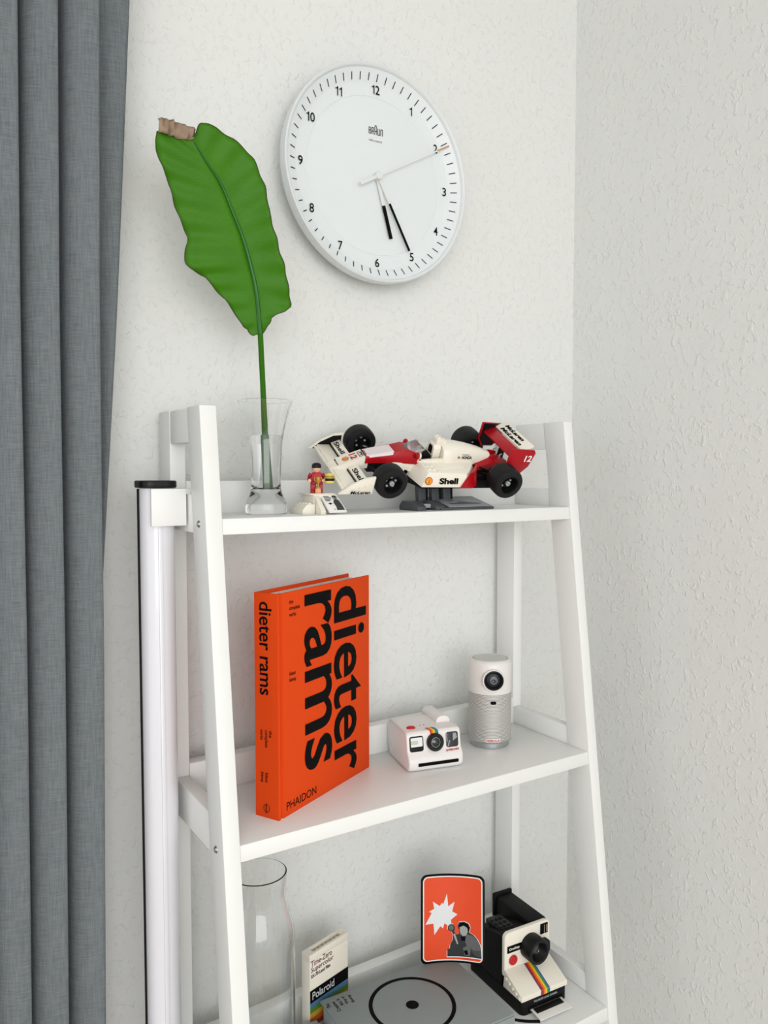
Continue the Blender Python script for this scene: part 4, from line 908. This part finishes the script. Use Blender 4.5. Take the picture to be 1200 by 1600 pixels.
star = [(548, 415), (560, 600), (650, 530), (612, 672), (683, 712), (592, 790), (592, 905), (497, 842), (475, 915), (440, 880), (352, 1000), (345, 838), (232, 838), (325, 685), (290, 660), (362, 625), (348, 520), (442, 592), (475, 545), (490, 570)]
cpoly('starburst', [cp(*q) for q in star], mat('burst_white', (226, 228, 230), .5), .0006)
man = [(512, 1330), (515, 1230), (555, 1210), (560, 1150), (600, 1080), (605, 1000), (590, 960), (535, 930), (535, 880), (570, 845), (620, 850), (640, 900), (625, 960), (650, 1000), (700, 985), (695, 930), (678, 860), (700, 815), (770, 800), (835, 825), (858, 880), (840, 955), (900, 985), (950, 1040), (985, 1110), (1000, 1180), (1000, 1320)]
cx_ = sum(q[0] for q in man)/len(man); cy_ = sum(q[1] for q in man)/len(man)
def scl(P, k): return [cp(cx_+(x-cx_)*k, cy_+(y-cy_)*k) for x, y in P]
cpoly('figure_outline', [cp(*q) for q in man], M_WHITEG, .0008)
G1, G2, G3, G4 = mat('print_dark', (38, 40, 42), .6), mat('print_mid', (96, 98, 98), .6), mat('print_light', (160, 160, 156), .6), mat('print_grey', (68, 70, 72), .6)
cpoly('figure_print', scl(man, .955), G1, .0010)
cpoly('shirt_print', [cp(*q) for q in ((800, 985), (880, 995), (940, 1050), (975, 1120), (985, 1200), (900, 1230), (850, 1180), (800, 1170), (770, 1080))], G2, .0012)
cpoly('sleeve_print', [cp(*q) for q in ((850, 1210), (985, 1190), (988, 1300), (900, 1270))], G4, .0014)
cpoly('face_print', [cp(*q) for q in ((708, 890), (760, 865), (812, 880), (815, 950), (790, 1005), (745, 1015), (715, 985), (705, 935))], G3, .0014)
cpoly('hair_print', [cp(*q) for q in ((692, 890), (710, 835), (770, 818), (825, 840), (840, 890), (825, 940), (808, 890), (760, 862), (705, 885))], M_INK, .0016)
cpoly('flash_print', [cp(*q) for q in ((550, 890), (580, 862), (615, 870), (625, 905), (605, 945), (560, 930))], G2, .0014)
cpoly('lens_print', [cp(*q) for q in ((720, 1020), (778, 1020), (778, 1080), (720, 1080))], M_INK, .0018)
cpoly('handle_print', [cp(*q) for q in ((610, 990), (640, 985), (680, 1130), (660, 1135))], G3, .0016)
cpoly('hand_print', [cp(*q) for q in ((740, 1180), (800, 1150), (850, 1190), (830, 1290), (760, 1290))], G2, .0016)
cpoly('camera_print', [cp(*q) for q in ((750, 1220), (800, 1210), (810, 1270), (770, 1280))], M_INK, .0018)

# ------------------------------------------------------------------ black and white brick instant camera
os_ = thing('brick_instant_camera', 'black and white toy brick instant camera with rainbow stripe ejecting a photo', 'camera', (0.7805, -0.2088, Z3), R(-3.5))
def ob(name, bm, m, par=os_, ang=35): return obj(name, bm, m, par, ang=ang)
HW = .0415
b = B(); prism(b, rrect(-HW, HW, .0, .128, .008), 'z', 0, .0195, .0008); base = ob('base', b, M_BLACKM)
b = B(); hexa(b, [(-HW, .046, .0195), (HW, .046, .0195), (HW, .118, .0195), (-HW, .118, .0195), (-HW, .046, .093), (HW, .046, .093), (HW*.96, .104, .080), (-HW*.96, .104, .080)], .0030); bdy = ob('body', b, M_BLACKM)
b = B(); box(b, .010, .0405, .0462, .128, .070, .0980, .0022); vh = ob('viewfinder_hump', b, M_BLACKM)
b = B(); box(b, .007, .0420, .1285, .134, .066, .1020, .0012); ob('eyepiece', b, M_BLACKM, vh)
b = B(); box(b, -.032, -.006, .062, .098, .084, .0905, .0010)
for i in range(3):
    for j in range(3): lathe(b, [(0, .0017), (.0022, .0017), (.0024, .0014), (.0024, -.0008)], 12, Matrix.Translation((-.028+i*.008, .068+j*.010, .0905)))
ob('top_plate', b, M_BLACK)
b = B(); prism(b, rrect(-HW, HW, .0310, .0985, .0080), 'y', .0395, .0458, .0008); fcp = ob('face_plate', b, M_BRICK)
b = B(); hexa(b, [(-HW, .0005, .0200), (HW, .0005, .0200), (HW, .0425, .0200), (-HW, .0425, .0200), (-HW, .0005, .0270), (HW, .0005, .0270), (HW, .0394, .0455), (-HW, .0394, .0455)], .0005); slp = ob('slope', b, M_BRICK)
b = B()
for i in range(5): box(b, -HW-.0022, -HW+.0002, .003+.0075*i, .0075+.0075*i, .0225+.0028*i, .0262+.0028*i, .0004)
ob('side_teeth', b, M_BRICK, slp)
sd = V(0, .0389, .0185); sfr = frame((0, .0005, .0270), (1, 0, 0), sd); ffr = frame((0, .0004, 0), (1, 0, 0), (0, 0, 1))
for i, m in enumerate([mat('stripe_violet', (112, 52, 84), .45)] + RAINBOW):
    x0 = -.0070 + .0027*i
    flat('rainbow_stripe', [[(x0, 0), (x0+.0027, 0), (x0+.0027, .0420), (x0, .0420)]], m, slp, sfr, .0003)
    flat('rainbow_stripe', [[(x0, .0202), (x0+.0027, .0202), (x0+.0027, .0270), (x0, .0270)]], m, slp, ffr, .0003)
OL = axis_mat((.0050, .0395, .0690), (0, -1, 0))
b = B(); lathe(b, [(.0185, -.001), (.0185, .0200), (.0175, .0215), (.0140, .0215), (.0130, .0200), (.0110, .0150), (.0085, .0120), (0, .0120)], 36, OL); olb = ob('lens_barrel', b, M_BLACK)
b = B(); lathe(b, [(.0075, .0121), (.0075, .0136), (.0060, .0140), (.0050, .0130), (0, .0134)], 28, OL); ob('lens_glass', b, M_LENSG, olb)
b = B(); prism(b, [(q[0]+.0290, q[1]+.0630) for q in rrect(-.0080, .0080, -.0110, .0110, .0070)], 'y', .0320, .0394, .0010); ob('focus_knob', b, M_BLACK)
b = B(); box(b, .0235, .0370, .0380, .0394, .0800, .0950, .0003); vw = ob('viewfinder_window', b, M_INK)
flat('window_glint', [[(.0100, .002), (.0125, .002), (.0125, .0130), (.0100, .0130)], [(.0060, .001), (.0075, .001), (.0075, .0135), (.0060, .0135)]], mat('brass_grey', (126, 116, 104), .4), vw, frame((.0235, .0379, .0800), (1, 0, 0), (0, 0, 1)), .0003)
BM_ = axis_mat((-.0265, .0394, .0565), (0, -1, 0))
b = B(); lathe(b, [(0, .0030), (.0058, .0028), (.0070, .0018), (.0072, -.0003)], 28, BM_); rb = ob('shutter_button', b, M_REDD)
b = B(); lathe(b, [(.0074, -.0004), (.0086, .0006), (.0088, -.0004)], 28, BM_); ob('button_ring', b, M_BRICK, rb)
b = B(); box(b, -.0370, -.0120, .0386, .0394, .0685, .0785, .0002); nm = ob('name_plate', b, M_INK)
text('lettering', 'OneStep', frame((-.0345, .0384, .0710), (1, 0, 0), (0, 0, 1)), .0190, .0050, M_WHITEG, nm, bold=0.02)
text('lettering', 'POLAROID LAND CAMERA', frame((-.0200, -.0002, .0145), (1, 0, 0), (0, 0, 1)), .0420, .0030, mat('pale_ink', (196, 200, 204), .5), base, bold=0.0)
b = B(); box(b, -.030, .032, -.0006, .0005, .0040, .0110); ob('film_slot', b, M_INK, base)
ph = thing('ejected_photo', 'white blank photo card sliding out of brick instant camera', 'photo', (0.7805, -0.2088, Z3), R(-3.5))
b = B(); hexa(b, [(-.0270, -.0230, .0040), (.0300, -.0230, .0040), (.0300, .0015, .0062), (-.0270, .0015, .0062), (-.0270, -.0230, .0048), (.0300, -.0230, .0048), (.0300, .0015, .0070), (-.0270, .0015, .0070)], .0001); obj('photo_sheet', b, M_WHITE, ph)
b = B(); hexa(b, [(-.0230, -.0110, .00545), (.0260, -.0110, .00545), (.0260, -.0012, .0064), (-.0230, -.0012, .0064), (-.0230, -.0110, .0061), (.0260, -.0110, .0061), (.0260, -.0012, .0071), (-.0230, -.0012, .0071)]); obj('photo_image', b, M_BLACK, ph)
b = B(); cpts = spl([(.7080, -.1740, 0), (.7220, -.1985, 0), (.7360, -.2140, 0), (.7540, -.2265, 0)], 6)
vL = []
for i, q in enumerate(cpts):
    t = (cpts[min(i+1, len(cpts)-1)]-cpts[max(i-1, 0)]).normalized(); n = V(-t.y, t.x, 0)*.0022
    vL.append([(q+n).to_tuple()[:2], (q-n).to_tuple()[:2]])
rg = [[(a[0], a[1], Z3), (c[0], c[1], Z3), (c[0], c[1], Z3+.0014), (a[0], a[1], Z3+.0014)] for a, c in vL]
loft(b, rg); tag(obj('strap', b, M_BLACKM), 'short black strap lying on lower shelf before brick camera', 'strap')
